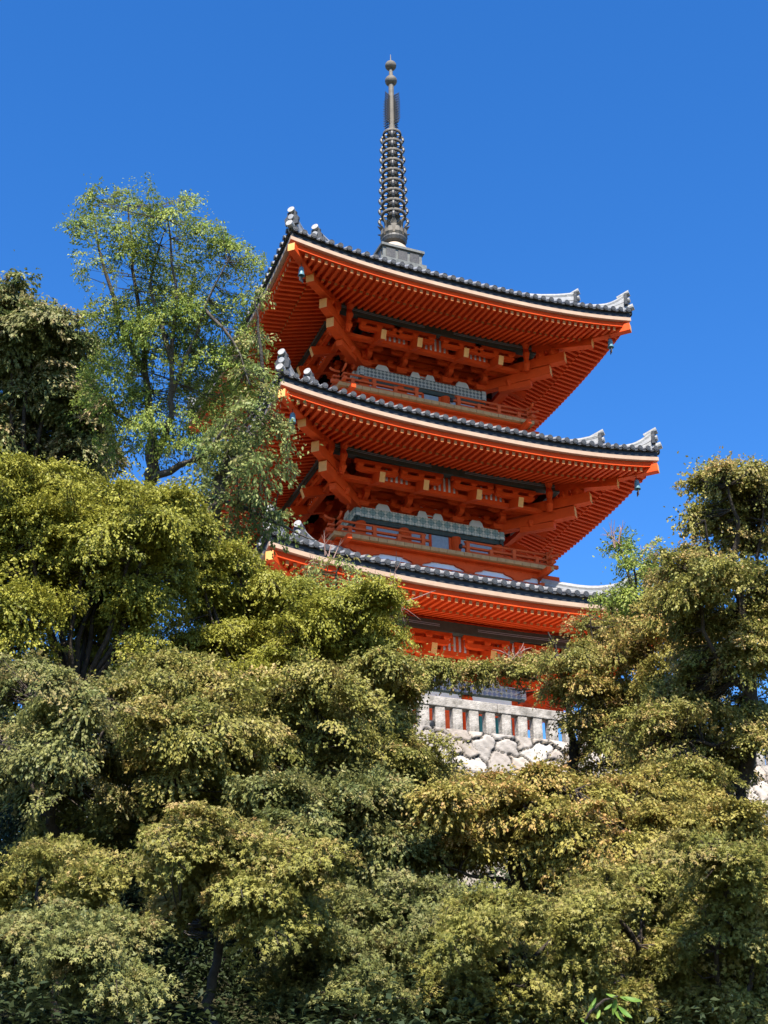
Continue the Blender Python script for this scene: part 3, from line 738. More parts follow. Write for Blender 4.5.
def tree(name, label, cat, base, lobes, leaf='green', shape='palm', size=.062, spray=.34, per=80, dens=1.0, limbs=None, group=None,
         bark=None, trunk_r=.16, tip=.25, droop=.25, fork=None, open_=0.0, flat=.55, seed=1, depth=1.0, shell=.55, twigs=.011, tilt=.5, bare=None, fill=None, subs=13, pads=None):
    droop *= .45; flat *= .75; tilt *= 1.25
    """base: (px, py, d) of the trunk foot or of the point where it vanishes into foliage; lobes: (px, py, rx_px, ry_px[, d]) foliage masses"""
    r = np.random.default_rng(seed); bark = bark or BARK
    palm = shape == 'palm'; trunk_r *= .65; pads = palm if pads is None else pads; zlim = -.45 if pads else -.55
    if palm:
        if base[2] < 15.2: size *= .62; per = int(per*1.5)
        else: shape = 'kite'; size *= .80; per = int(per*2.0)
        spray *= .85; fill = .7 if fill is None else fill
    else: size *= .66; per = int(per*2.1); fill = fill or 0
    bp = at(*base); gz = float(ground_z(bp[0], bp[1]))
    foot = np.array([bp[0], bp[1], gz-.1])
    root = empty(name, tuple(foot)); tag(root, label, cat, group)
    D0 = base[2]
    LB = []
    for q in lobes:
        d = q[4] if len(q) > 4 else D0 + r.normal(0, .55)
        c = at(q[0], q[1], d); LB.append((c, q[2]*d/FPX, q[3]*d/FPX*1.06, d))
    LIMBS = list(LB); FILLS = []
    for c, rx, rz, d in LB:
        if r.random() < fill: FILLS.append((c + RH*r.normal(0, .3*rx) + FH*(.4+.3*rx)*r.random() - UPV*rz*(1.0+.8*r.random()), rx*.95, rz*1.05, d))
    if pads:      # every mass breaks up into flat pads with shade between them
        L2 = []
        for c, rx, rz, d in LB:
            for q in range(subs):
                u = norm(r.normal(size=3)); f_ = .35+.85*r.random()
                if u[2] < -.45: u[2] *= -.6
                k_ = .17+.30*r.random()**1.4
                L2.append((c + RH*u[0]*rx*f_ + FH*u[1]*rx*.85*f_ + UPV*u[2]*rz*f_*1.05, rx*k_, max(rz*k_*1.05, rx*k_*.55), d))
            L2.append((c - UPV*rz*.15, rx*.6, rz*.55, d))
        LB = L2
    LB = LB + FILLS
    tw = MB(); nodes = []
    def limb(pts, r0, r1, n=7):
        pts = [np.array(p_, float) for p_ in pts]; Pn = []; nseg = 3
        for i in range(len(pts)-1):
            p0 = pts[max(i-1, 0)]; p1 = pts[i]; p2 = pts[i+1]; p3 = pts[min(i+2, len(pts)-1)]
            for s in range(nseg):
                t = s/nseg; Pn.append(.5*((2*p1)+(-p0+p2)*t+(2*p0-5*p1+4*p2-p3)*t*t+(-p0+3*p1-3*p2+p3)*t**3))
        Pn.append(pts[-1]); L = len(Pn)-1
        for i in range(1, L): Pn[i] = Pn[i] + r.normal(0, r0*.22, 3)
        rad = [max(.006, r0+(r1-r0)*(i/L)) for i in range(L+1)]
        tw.tube(Pn, rad, bark, n); nodes.extend(Pn)
    cen = np.mean([c for c, *_ in LB], 0)
    zmin = min(c[2]-rz for c, _, rz, _ in LB)
    if limbs:
        first = True
        for L in limbs:
            pts = [at(*q) for q in L[0]]
            if first: pts = [foot, foot*.5+pts[0]*.5 + np.array([.1, 0, 0])] + pts
            limb(pts, L[1], L[2], 9 if L[1] > .08 else 6); first = False
    else:
        fz = fork if fork is not None else max(gz+.8, zmin+.2)
        fk = np.array([foot[0]*.7+cen[0]*.3, foot[1]*.7+cen[1]*.3, fz])
        mid = (foot+fk)/2 + r.normal(0, .1, 3)*np.array([1, 1, 0])
        limb([foot, mid, fk], trunk_r, trunk_r*.75, 9)
        for c, rx, rz, d in LIMBS:
            e = c + np.array([0, 0, rz*.35]); m1 = fk + (e-fk)*.4 + np.array([0, 0, -.12*abs(e[2]-fk[2])]) + r.normal(0, .12, 3)
            limb([fk, m1, fk+(e-fk)*.75+r.normal(0, .08, 3), e], trunk_r*.5, .014, 6)
    ND = np.array(nodes)
    # ---- sprays
    PP, NN, TT, SS, TI = [], [], [], [], []
    for c, rx, rz, d in LB:
        ry = rx*depth*.9
        area = (1.0 if pads else 1.0)*4*math.pi*((rx*ry)**1.6/3+(rx*rz)**1.6/3+(ry*rz)**1.6/3)**(1/1.6)
        ns = max(4, int(dens*area*.85/(spray*spray*1.6)))
        u = norm(r.normal(size=(ns*2, 3))); u = u[(u[:, 2] > zlim)][:ns]; ns = len(u)
        lump = 1 + .16*np.sin(u[:, 0]*5+d*3)*np.sin(u[:, 1]*4.3+d)*np.sin(u[:, 2]*4+d*2)
        fr = (shell + (1.22-shell)*r.random(ns)**.7)*lump
        ctr = c + (RH*(u[:, :1]*rx) + FH*(u[:, 1:2]*ry) + UPV*(u[:, 2:3]*rz))*fr[:, None]
        if open_: 
            kp = r.random(ns) > open_; u, fr, ctr = u[kp], fr[kp], ctr[kp]; ns = len(u)
        outw = norm(RH*(u[:, :1]/rx) + FH*(u[:, 1:2]/ry) + UPV*(u[:, 2:3]/rz))
        sn = norm(UPV*flat + outw*tilt + r.normal(0, .16, (ns, 3)))
        rs = spray*(.5+.9*r.random(ns))
        tone = np.clip(.45+.22*r.normal(size=ns), 0, 1)
        newg = np.clip((fr-.75)/.3, 0, 1)*np.clip(u[:, 2]*.7+.5, 0, 1)
        for i in range(ns):
            k = max(6, int(per*(rs[i]/spray)**2))
            n_ = sn[i]; t1 = outw[i]*[1, 1, .6] + UPV*.22 + r.normal(0, .42, 3); t1 = norm(t1 - n_*np.dot(t1, n_)); t2 = np.cross(n_, t1)
            # a spray is a fan of a few shoots pointing out of the crown
            ph = r.normal(0, .5, k); aa = np.round(ph/.34)*.34; ph = ph + (aa-ph)*.6
            rr = 1.75*rs[i]*r.random(k)**.62
            p_ = ctr[i] - t1*rs[i]*.7 + (np.cos(ph)*rr)[:, None]*t1 + (np.sin(ph)*rr)[:, None]*t2 + n_*(r.normal(0, .05, k)*rs[i]*2)[:, None]
            p_[:, 2] -= droop*.45*rr*rr/max(rs[i], .05)
            rad_ = np.cos(ph)[:, None]*t1 + np.sin(ph)[:, None]*t2
            T = norm(rad_ + r.normal(0, .45, (k, 3)) - UPV*(.25+droop))
            N = n_ + r.normal(0, .5, (k, 3)); N = norm(N - T*np.sum(N*T, 1, keepdims=True))
            PP.append(p_); NN.append(N); TT.append(T); SS.append(size*(.7+.6*r.random(k)))
            ti = np.stack([np.clip(tone[i]+r.normal(0, .22, k), 0, 1), np.clip((tip*newg[i]*2*r.random())*(.3+.6*rr/rs[i])*r.random(k)*.9, 0, 1)], 1); TI.append(ti)
            if twigs:
                j = np.argmin(np.sum((ND-ctr[i])**2*np.array([1, 1, 1.5]), 1)); a0 = ND[j]; a1 = ctr[i]
                md = (a0+a1)/2 + np.array([0, 0, -.08])*np.linalg.norm(a1-a0) + r.normal(0, .03, 3)
                tw.tube([a0, md, a1], [twigs, twigs*.75, twigs*.4], bark, 4, False)
                for q in range(2):
                    e = ctr[i] + (t1*.9+t2*(q-.5)*.7)*rs[i]*.9; e[2] -= droop*rs[i]*.5
                    tw.tube([a1, e], [twigs*.4, twigs*.2], bark, 3, False)
    if bare:
        for (x, y, d, ang, ln) in bare:
            p_ = at(x, y, d)
            for q in range(5):
                a = ang + r.normal(0, .55); v = RH*math.cos(a)+UPV*math.sin(a)+FH*r.normal(0, .25); s0 = p_ + r.normal(0, .06, 3)
                e1 = s0+v*ln*(.4+.4*r.random()); e2 = e1+norm(v+r.normal(0, .3, 3))*ln*.35
                tw.tube([s0, e1, e2], [.014, .009, .004], TWIG, 4, False)
                for z in range(3):
                    f0 = s0+(e1-s0)*(.4+.6*r.random()); tw.tube([f0, f0+norm(v+r.normal(0, .6, 3))*ln*.35], [.008, .003], TWIG, 3, False)
    tr = tw.build('trunk', root, True); tr.location = tuple(-foot)
    PP = np.concatenate(PP); STAT[0] += len(PP)
    cr = leaves_mesh('crown', PP, np.concatenate(NN), np.concatenate(TT), np.concatenate(SS), np.concatenate(TI), shape, LEAF[leaf], root)
    cr.location = tuple(-foot)
    return root

# tall airy tree left of the pagoda
tree('tall_tree', 'tall slender airy green tree left of the pagoda, its trunk forking several times', 'tree', (150, 497, 28),
     [(128, 206, 12, 22), (96, 200, 9, 10), (86, 232, 14, 16), (165, 225, 26, 24), (205, 235, 20, 18), (132, 250, 26, 26), (95, 270, 18, 15), (112, 228, 18, 18), (145, 196, 10, 10), (185, 205, 16, 14), (250, 270, 14, 12), (170, 330, 40, 26), (130, 330, 24, 20), (110, 372, 24, 18), (165, 425, 34, 20), (215, 370, 36, 24), (180, 275, 34, 28), (232, 262, 24, 24), (150, 310, 34, 28), (104, 318, 20, 18),
      (215, 315, 34, 28), (120, 362, 26, 22), (180, 360, 36, 28), (238, 345, 24, 24), (102, 402, 22, 16), (150, 402, 28, 20), (208, 405, 38, 28), (250, 300, 13, 12), (252, 385, 22, 22), (120, 440, 24, 16), (190, 450, 30, 20), (225, 450, 30, 22)],
     leaf='tall', shape='oval', size=.088, spray=.30, per=60, dens=1.2, trunk_r=.2, tip=.3, open_=.04, seed=3, bark=BARKP, shell=.25, twigs=.008, flat=.35, droop=.35,
     limbs=[([(150, 500, 28), (151, 470, 28), (153, 440, 28)], .17, .12), ([(153, 440, 28), (147, 390, 28.2), (140, 330, 28.2), (133, 270, 28.3), (128, 205, 28.3)], .09, .015),
            ([(152, 462, 28), (166, 435, 27.8), (171, 400, 27.7), (172, 350, 27.6), (176, 290, 27.5), (168, 220, 27.5)], .09, .015), ([(171, 395, 27.7), (190, 350, 27.5), (208, 300, 27.4), (228, 262, 27.4)], .055, .012),
            ([(145, 375, 28.2), (120, 320, 28.5), (100, 250, 28.6), (92, 205, 28.6)], .07, .012), ([(153, 478, 28), (180, 464, 27.6), (212, 448, 27.2), (240, 400, 27)], .09, .015),
            ([(150, 430, 28), (125, 420, 28.3), (104, 402, 28.5)], .06, .012), ([(172, 360, 27.6), (160, 320, 27.8), (150, 280, 27.9), (165, 230, 28)], .06, .012), ([(205, 310, 27.4), (232, 340, 27.2), (250, 385, 27)], .04, .01)])
# dark oak at the left edge
tree('oak_tree', 'dark brownish green evergreen with drooping leaf clusters at the left edge against the sky', 'tree', (30, 480, 31),
     [(4, 300, 26, 22), (30, 325, 36, 32), (62, 350, 32, 30), (12, 365, 44, 34), (78, 385, 28, 26), (35, 405, 50, 34), (84, 425, 28, 24), (10, 445, 44, 34), (58, 455, 40, 28), (92, 450, 20, 18), (25, 490, 50, 30)],
     leaf='brown', shape='oval', size=.15, spray=.30, per=60, dens=1.2, trunk_r=.26, tip=1.0, droop=.3, seed=5, shell=.4, flat=.6, tilt=.6, pads=True, fill=.4)
# cherry branches in front of the pagoda's left corner
tree('cherry_tree', 'cherry tree with long pale leaves hanging before the left eaves of the pagoda', 'tree', (215, 560, 26),
     [(258, 408, 20, 18), (245, 425, 30, 24), (275, 440, 18, 16), (232, 465, 32, 26), (262, 470, 24, 20), (210, 495, 34, 22), (250, 505, 26, 18), (272, 522, 18, 12), (235, 535, 34, 18), (254, 345, 10, 9), (255, 298, 10, 8), (252, 372, 12, 10)],
     leaf='cherry', shape='oval', size=.125, spray=.34, per=44, dens=1.25, tip=.5, droop=.45, seed=8, bark=BARKP, open_=.18, shell=.3, twigs=.012,
     limbs=[([(215, 560, 26), (216, 520, 26), (217, 480, 26)], .14, .09), ([(217, 480, 26), (235, 440, 26), (262, 395, 25.8), (258, 330, 25.8), (255, 298, 25.8)], .07, .01), ([(216, 500, 26), (250, 510, 26), (285, 528, 25.8), (315, 540, 25.7)], .05, .01)])
tree('cherry_tree', 'darker leafy cherry with reddish bits and bare pale twigs under the lowest roof corner', 'tree', (330, 660, 25.5),
     [(338, 572, 26, 11), (298, 592, 22, 14), (345, 603, 34, 20), (312, 615, 30, 22), (366, 585, 20, 10), (330, 635, 34, 20)],
     leaf='cherry', shape='oval', size=.13, spray=.3, per=30, dens=.8, tip=1.0, droop=.4, seed=9, bark=BARK, open_=.1, shell=.4, bare=[(386, 606, 25.5, 1.1, 1.0), (330, 560, 25.5, 1.9, .5)])
# upper maples, left half
tree('maple_tree', 'broad maple at the left edge with bright yellow green top and deep dark underside', 'tree', (80, 690, 21),
     [(12, 490, 40, 26), (60, 498, 48, 20), (115, 506, 40, 20), (20, 525, 46, 26), (80, 530, 56, 24), (140, 520, 34, 18), (150, 545, 40, 22), (40, 565, 56, 28), (110, 570, 56, 26), (20, 610, 50, 30), (85, 620, 56, 30), (140, 610, 30, 26), (165, 500, 22, 12)],
     leaf='yellow', size=.062, spray=.30, per=92, dens=1.0, seed=11, tip=.15, shell=.45, trunk_r=.17)
tree('maple_tree', 'yellow green maple with layered sprays below the lowest roof, left of centre', 'tree', (262, 740, 22.5),
     [(185, 560, 26, 14), (232, 566, 40, 16), (278, 590, 36, 14), (205, 600, 44, 20), (255, 612, 46, 20), (310, 622, 44, 20), (352, 614, 34, 14), (372, 596, 18, 9), (212, 645, 48, 22), (275, 655, 50, 22), (335, 652, 44, 22), (372, 640, 26, 14), (240, 685, 50, 22), (190, 530, 24, 12)],
     leaf='yellow', size=.06, spray=.29, per=92, dens=1.0, seed=12, tip=.22, shell=.45, trunk_r=.14, flat=.7)
tree('maple_tree', 'rounded dull green maple dome at the left edge with a dark leaning branch', 'tree', (55, 850, 17.5),
     [(12, 690, 38, 34), (62, 708, 44, 30), (20, 745, 44, 34), (85, 755, 46, 32), (40, 790, 50, 26), (115, 700, 34, 26)],
     leaf='green', size=.06, spray=.25, per=95, dens=1.05, seed=13, tip=.6, trunk_r=.12,
     limbs=[([(60, 850, 17.5), (52, 825, 17.4), (40, 795, 17.3), (20, 770, 17.2), (8, 745, 17.2)], .10, .03), ([(48, 815, 17.4), (70, 780, 17.3), (85, 745, 17.3)], .05, .01), ([(40, 795, 17.3), (50, 750, 17.5), (62, 705, 17.5)], .05, .01), ([(70, 780, 17.3), (100, 740, 17.4), (115, 700, 17.4)], .04, .01)])
tree('maple_tree', 'dull yellow green maple dome between the left edge and centre, pale sprays on top', 'tree', (185, 860, 18.3),
     [(170, 672, 34, 20), (140, 700, 40, 26), (200, 698, 44, 28), (175, 735, 50, 30), (225, 740, 40, 30), (150, 770, 46, 26), (210, 785, 46, 24)],
     leaf='olive', size=.06, spray=.25, per=95, dens=1.05, seed=14, tip=.5, trunk_r=.12)
tree('maple_tree', 'maple dome with reddish tips left of the stone fence, dark underneath', 'tree', (325, 850, 19),
     [(320, 690, 34, 20), (285, 715, 38, 26), (335, 722, 44, 28), (300, 755, 46, 26), (350, 765, 40, 26), (270, 750, 30, 26)],
     leaf='olive', size=.06, spray=.25, per=95, dens=1.0, seed=15, tip=.7, trunk_r=.12)
tree('maple_tree', 'golden olive maple touching the left end of the stone fence', 'tree', (395, 850, 20.5),
     [(372, 668, 26, 14), (388, 690, 28, 18), (404, 676, 14, 10), (380, 712, 34, 22), (386, 732, 26, 20), (395, 755, 40, 22), (428, 772, 24, 12)],
     leaf='olive', size=.06, spray=.25, per=92, dens=1.0, seed=16, tip=.8, trunk_r=.12, flat=.7)
# lowest row, left
tree('maple_tree', 'flat topped maple pad in the bottom left, topmost of the left edge pads', 'tree', (55, 960, 14.5),
     [(55, 862, 44, 18), (20, 890, 36, 16), (85, 880, 26, 14)], leaf='olive', size=.06, spray=.22, per=95, dens=1.2, seed=21, tip=.45, trunk_r=.09, flat=.8)
tree('maple_tree', 'spreading maple above a leaning trunk, bottom left of centre', 'tree', (205, 1010, 14),
     [(185, 838, 44, 18), (240, 850, 50, 22), (290, 868, 42, 24), (215, 872, 46, 20), (170, 868, 30, 16), (255, 895, 46, 22), (310, 905, 30, 24), (180, 912, 28, 12), (215, 902, 34, 16)],
     leaf='olive', size=.06, spray=.22, per=100, dens=1.1, seed=22, tip=.7, flat=.75,
     limbs=[([(208, 1010, 14), (214, 975, 14), (222, 935, 14), (228, 905, 14)], .065, .045), ([(228, 905, 14), (205, 875, 14), (180, 845, 14)], .05, .01), ([(226, 915, 14), (245, 880, 14), (285, 865, 14)], .05, .01), ([(228, 905, 14), (262, 895, 13.8), (305, 900, 13.8)], .04, .01), ([(224, 925, 14), (200, 918, 13.8), (180, 912, 13.7)], .03, .01)], bark=BARKP)
tree('maple_tree', 'low maple pad near the bottom left corner with pale green sprays', 'tree', (60, 1010, 12.5),
     [(52, 925, 44, 16), (110, 930, 30, 14), (20, 945, 30, 16), (75, 955, 40, 18), (45, 990, 26, 14), (128, 985, 17, 10)], leaf='green', size=.058, spray=.2, per=95, dens=1.1, seed=23, tip=.6, trunk_r=.08, flat=.8)
# centre
tree('maple_tree', 'dense dull green maple in the lower centre below the boulder wall', 'tree', (345, 960, 16.5),
     [(285, 795, 36, 18), (330, 805, 44, 22), (375, 800, 34, 18), (300, 838, 44, 24), (352, 845, 48, 26), (400, 848, 40, 22), (330, 880, 46, 24), (385, 885, 44, 24), (430, 812, 36, 18), (290, 870, 30, 24)],
     leaf='green', size=.06, spray=.24, per=95, dens=1.0, seed=31, tip=.5, trunk_r=.12)
tree('maple_tree', 'shaded grey green maple at the bottom centre of the view', 'tree', (390, 1030, 14.2),
     [(365, 918, 46, 22), (420, 905, 44, 24), (340, 950, 40, 24), (400, 950, 50, 28), (445, 930, 32, 22), (350, 995, 44, 24), (410, 1000, 48, 24), (300, 990, 40, 30)],
     leaf='green', size=.058, spray=.22, per=95, dens=1.0, seed=32, tip=.35, trunk_r=.12)
tree('maple_tree', 'orange tinged maple with a dark forked trunk right of the lower centre', 'tree', (545, 930, 17),
     [(470, 796, 30, 10), (505, 802, 30, 11), (545, 794, 26, 11), (580, 802, 34, 14), (440, 800, 16, 9), (486, 786, 22, 8), (540, 776, 18, 8), (455, 815, 34, 16), (610, 805, 44, 18), (500, 815, 40, 16), (560, 820, 46, 20), (470, 845, 40, 16), (640, 830, 36, 18), (590, 845, 44, 22), (440, 850, 26, 14), (625, 865, 44, 22), (560, 865, 36, 20)],
     leaf='orange', size=.06, spray=.24, per=95, dens=1.0, seed=33, tip=.8, flat=.8,
     limbs=[([(535, 925, 17), (528, 905, 17), (519, 885, 16.9), (513, 862, 16.8)], .10, .075), ([(513, 862, 16.8), (503, 838, 16.8), (486, 820, 16.8), (470, 795, 16.8)], .06, .012), ([(514, 868, 16.8), (516, 845, 16.6), (526, 824, 16.6), (520, 790, 16.6)], .055, .012),
            ([(522, 888, 16.9), (500, 880, 16.7), (470, 876, 16.6), (440, 862, 16.6)], .045, .01), ([(530, 905, 17), (560, 860, 17.2), (600, 830, 17.2), (630, 820, 17.2)], .06, .012), ([(526, 824, 16.6), (550, 805, 16.8), (575, 790, 16.8)], .035, .01)])
# lowest row, right
tree('maple_tree', 'olive maple at the bottom edge right of centre, bright flat sprays', 'tree', (505, 1040, 13.5),
     [(500, 912, 40, 18), (470, 935, 34, 18), (540, 930, 44, 20), (500, 960, 46, 22), (555, 965, 40, 22), (460, 985, 38, 22), (510, 1005, 46, 20), (580, 925, 30, 20)],
     leaf='olive', size=.058, spray=.21, per=95, dens=1.0, seed=34, tip=.4, trunk_r=.1, flat=.75)
tree('maple_tree', 'brownish green maple behind the bright green sprig at the bottom right', 'tree', (630, 1040, 15),
     [(610, 900, 40, 22), (655, 885, 44, 22), (635, 930, 46, 24), (690, 905, 36, 22), (600, 960, 38, 24), (655, 970, 46, 26), (620, 1005, 44, 22), (690, 950, 36, 26)],
     leaf='olive', size=.058, spray=.22, per=95, dens=1.0, seed=35, tip=.5, trunk_r=.11)
tree('maple_tree', 'olive maple in the bottom right corner with rusty tips', 'tree', (735, 1040, 14.5),
     [(720, 858, 40, 20), (758, 872, 30, 22), (740, 900, 44, 22), (760, 930, 30, 26), (715, 940, 38, 24), (745, 970, 44, 26), (700, 990, 40, 24), (750, 1010, 40, 22)],
     leaf='olive', size=.058, spray=.21, per=95, dens=1.0, seed=36, tip=.6, trunk_r=.11)
tree('maple_tree', 'maple under the boulder wall at the right, orange sprays over dark limbs', 'tree', (690, 900, 18.5),
     [(690, 800, 34, 14), (640, 790, 26, 14), (735, 825, 36, 20), (690, 842, 44, 18), (650, 850, 36, 18), (720, 865, 40, 18), (668, 822, 26, 12)],
     leaf='orange', size=.06, spray=.24, per=90, dens=.85, seed=37, tip=.5, trunk_r=.12, flat=.75)
# right side
tree('maple_tree', 'open branched maple on a multi stemmed trunk in front of the stone fence', 'tree', (575, 775, 26),
     [(436, 668, 17, 7), (472, 672, 22, 8), (506, 670, 22, 9), (545, 662, 18, 8), (566, 668, 30, 15), (602, 632, 28, 15), (605, 655, 38, 20), (564, 692, 20, 11), (590, 690, 36, 18), (628, 690, 34, 22), (605, 728, 34, 18), (640, 735, 34, 22)],
     leaf='olive', size=.066, spray=.30, per=75, dens=.8, seed=41, tip=1.1, flat=.75, open_=.08, twigs=.012, fill=.25, subs=6,
     limbs=[([(575, 790, 26), (574, 770, 26), (573, 752, 26)], .13, .10), ([(573, 752, 26), (590, 728, 26), (600, 700, 26), (606, 655, 26)], .075, .015), ([(573, 755, 26), (570, 725, 26), (564, 690, 26), (558, 655, 26), (548, 632, 26)], .075, .015),
            ([(575, 760, 26), (604, 738, 25.8), (630, 715, 25.7), (645, 690, 25.7)], .06, .012), ([(562, 690, 26), (545, 682, 26), (515, 676, 26), (480, 674, 26), (440, 669, 26)], .03, .008), ([(600, 700, 26), (596, 660, 26.2), (590, 615, 26.3)], .04, .01)],
     bare=[(515, 660, 26, 1.2, .4), (530, 690, 26, 2.6, .5)])
tree('maple_tree', 'small upright sprays with bare twigs against the sky, right of the lowest roof', 'tree', (640, 640, 28),
     [(620, 548, 12, 14), (632, 568, 18, 15), (655, 558, 13, 11), (652, 585, 22, 16), (676, 572, 16, 14), (625, 598, 20, 12), (600, 602, 14, 9), (668, 600, 28, 18), (636, 618, 28, 14)],
     leaf='tall', shape='oval', size=.09, spray=.25, per=56, dens=1.2, seed=42, tip=.6, shell=.3, bare=[(618, 548, 28, 1.9, .55), (645, 560, 28, 1.2, .4)])
tree('maple_tree', 'orange topped maple behind the open branched one, right of the pagoda', 'tree', (680, 740, 25),
     [(668, 606, 28, 18), (700, 598, 26, 14), (650, 640, 34, 18), (690, 640, 38, 20), (665, 675, 38, 20), (705, 672, 34, 22), (640, 662, 26, 14), (640, 700, 36, 22), (675, 710, 40, 24), (715, 640, 34, 20), (650, 745, 40, 20), (604, 712, 26, 16), (622, 760, 36, 14), (590, 690, 20, 14), (700, 770, 40, 16)],
     leaf='orange', size=.064, spray=.28, per=85, dens=.9, seed=43, tip=.9, trunk_r=.13, flat=.7, fill=.3, subs=5)
tree('maple_tree', 'tall olive maple along the right edge reaching up into the sky', 'tree', (738, 815, 20.5),
     [(706, 484, 24, 12), (735, 480, 34, 14), (762, 495, 22, 20), (735, 512, 30, 16), (716, 520, 24, 14), (745, 545, 34, 20), (695, 562, 34, 22), (728, 580, 40, 22), (762, 590, 24, 26), (690, 590, 24, 16), (735, 622, 44, 26), (700, 625, 26, 18), (755, 660, 36, 30), (715, 665, 40, 26), (735, 710, 44, 28), (690, 710, 34, 22), (760, 740, 30, 30), (700, 750, 40, 24), (665, 755, 36, 20), (735, 775, 34, 20), (680, 700, 40, 26), (655, 725, 36, 22), (765, 640, 24, 30), (750, 520, 26, 18), (690, 775, 36, 16)],
     leaf='olive', size=.062, spray=.27, per=82, dens=.78, seed=44, tip=.9, flat=.65, open_=.14, fill=.15, subs=11,
     limbs=[([(738, 840, 20.5), (740, 800, 20.5), (748, 760, 20.5), (752, 715, 20.4)], .15, .11), ([(752, 715, 20.4), (750, 660, 20.4), (742, 610, 20.4), (735, 560, 20.4), (738, 520, 20.3), (728, 485, 20.3)], .10, .012), ([(752, 700, 20.4), (725, 670, 20.3), (705, 630, 20.2), (695, 570, 20.2)], .06, .012),
            ([(742, 610, 20.4), (756, 570, 20.4), (764, 500, 20.4)], .045, .01), ([(748, 760, 20.5), (715, 745, 20.3), (680, 740, 20.2)], .06, .012), ([(740, 590, 20.4), (712, 560, 20.3), (705, 520, 20.2)], .04, .01), ([(740, 800, 20.5), (715, 790, 20.3), (705, 800, 20.2)], .05, .02)])
# dark understorey on the slope
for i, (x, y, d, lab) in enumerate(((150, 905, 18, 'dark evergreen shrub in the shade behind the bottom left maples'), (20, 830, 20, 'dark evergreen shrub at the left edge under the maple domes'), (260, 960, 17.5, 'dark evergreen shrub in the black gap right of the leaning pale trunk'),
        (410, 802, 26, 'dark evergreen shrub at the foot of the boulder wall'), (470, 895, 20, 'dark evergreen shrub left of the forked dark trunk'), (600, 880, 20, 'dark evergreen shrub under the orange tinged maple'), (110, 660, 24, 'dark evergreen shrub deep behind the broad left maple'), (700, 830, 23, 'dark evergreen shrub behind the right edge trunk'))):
    tree('evergreen_shrub', lab, 'shrub', (x, y+40, d), [(x-40, y+10, 50, 28), (x+30, y, 56, 30), (x, y+45, 70, 36), (x+70, y+40, 46, 34)], leaf='dark', shape='oval', size=.10, spray=.3, per=40, dens=1.0, seed=60+i, tip=.2, trunk_r=.07, droop=.3, group='dark shrubs on the slope')

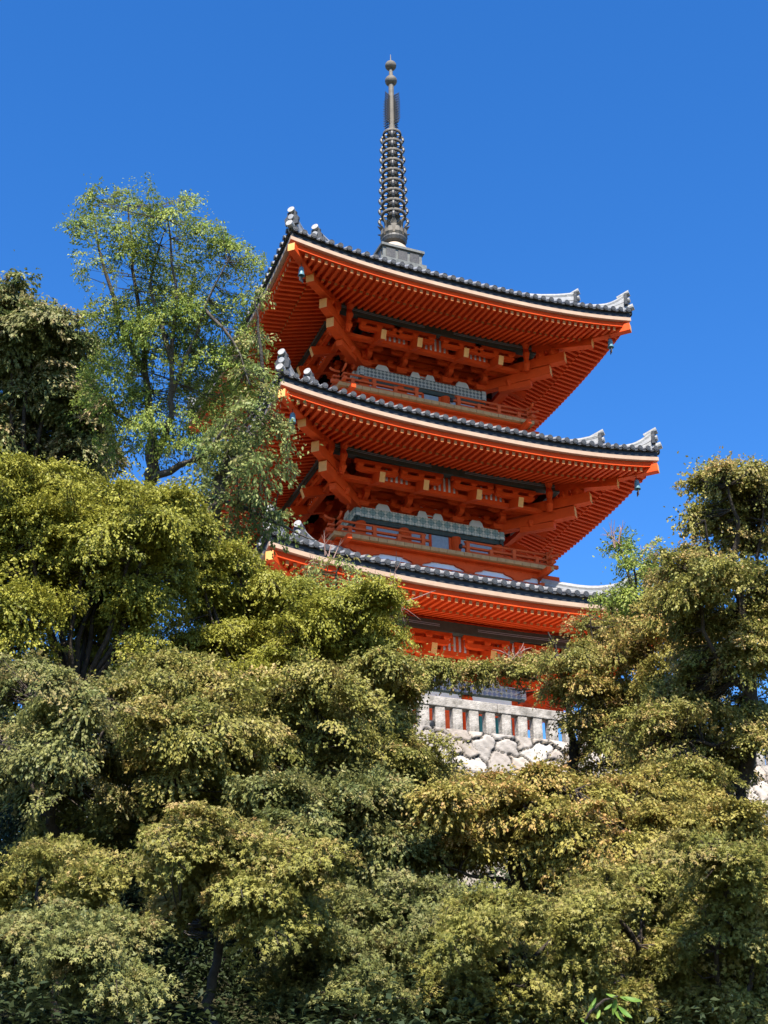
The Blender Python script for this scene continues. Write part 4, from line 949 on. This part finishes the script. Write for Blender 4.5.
# low undergrowth over the whole slope
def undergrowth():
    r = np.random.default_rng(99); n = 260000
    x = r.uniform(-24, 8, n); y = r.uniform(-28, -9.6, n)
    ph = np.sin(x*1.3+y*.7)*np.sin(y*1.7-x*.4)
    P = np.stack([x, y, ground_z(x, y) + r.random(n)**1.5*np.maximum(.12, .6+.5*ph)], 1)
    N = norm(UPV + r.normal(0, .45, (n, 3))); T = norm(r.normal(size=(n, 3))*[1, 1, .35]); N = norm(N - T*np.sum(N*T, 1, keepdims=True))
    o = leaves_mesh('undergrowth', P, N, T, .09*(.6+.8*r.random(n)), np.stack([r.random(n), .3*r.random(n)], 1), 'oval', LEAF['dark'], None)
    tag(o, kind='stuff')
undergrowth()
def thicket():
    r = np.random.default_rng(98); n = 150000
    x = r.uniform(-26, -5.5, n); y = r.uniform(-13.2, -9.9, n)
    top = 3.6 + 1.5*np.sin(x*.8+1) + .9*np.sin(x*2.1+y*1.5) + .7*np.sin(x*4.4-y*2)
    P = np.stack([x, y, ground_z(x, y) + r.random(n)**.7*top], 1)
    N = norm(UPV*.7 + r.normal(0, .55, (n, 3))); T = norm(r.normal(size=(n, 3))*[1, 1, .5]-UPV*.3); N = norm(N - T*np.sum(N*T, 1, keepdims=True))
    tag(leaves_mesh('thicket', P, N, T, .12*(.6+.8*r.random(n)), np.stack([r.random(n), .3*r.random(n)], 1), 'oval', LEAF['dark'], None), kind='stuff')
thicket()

# bright sprig close to the lens
def sprig():
    p0 = at(572, 1050, 7.0); gz = float(ground_z(p0[0], p0[1]))
    root = empty('sapling', (p0[0], p0[1], gz)); tag(root, 'sapling with a few long bright green leaves at the bottom edge', 'sapling')
    s = MB(); loc = Vector((p0[0], p0[1], gz))
    pts = [Vector((p0[0], p0[1], gz)), Vector(at(574, 1040, 7)), Vector(at(590, 1012, 7)), Vector(at(604, 1000, 7)), Vector(at(618, 996, 7))]
    s.tube([p-loc for p in pts], [.02, .012, .008, .006, .004], BARK, 6); s.build('stem', root)
    m = leaf_mat('sapling_leaf', (.10, .22, .035), (.19, .32, .05), (.3, .3, .06), .4)
    for i, (x0, y0, x1, y1) in enumerate(((618, 997, 606, 994), (620, 997, 637, 1000), (624, 997, 642, 1001), (616, 999, 613, 1015), (612, 1004, 604, 1010), (618, 1006, 632, 1018), (595, 1000, 588, 1014), (596, 998, 592, 1006), (600, 1010, 597, 1019), (580, 1018, 588, 1024), (614, 1010, 625, 1022))):
        a = Vector(at(x0, y0, 7))-loc; b_ = Vector(at(x1, y1, 7-.02*(i % 3)))-loc; d = b_-a; L = d.length
        sd_ = d.cross(Vector((fw[0], fw[1], fw[2]-1.0))).normalized(); nn = d.cross(sd_).normalized()
        q = MB(); vs = []
        for j in range(7):
            t = j/6; hw = L*.155*math.sin(math.pi*min(1, t*.93+.04))**.8; c = a+d*t-nn*(L*.10*math.sin(math.pi*t))
            vs += [c-sd_*hw+nn*hw*.35, c, c+sd_*hw+nn*hw*.35]
        q.add(vs, [(j*3+k, j*3+k+1, j*3+k+4, j*3+k+3) for j in range(6) for k in (0, 1)], m)
        o = q.build('leaf', root, True)
        ca = o.data.color_attributes.new('tint', 'FLOAT_COLOR', 'POINT'); t_ = random.random()
        ca.data.foreach_set('color', np.tile(np.array([t_, .2*random.random(), 0, 1], np.float32), len(vs)))
sprig()
print('LEAVES', STAT[0])
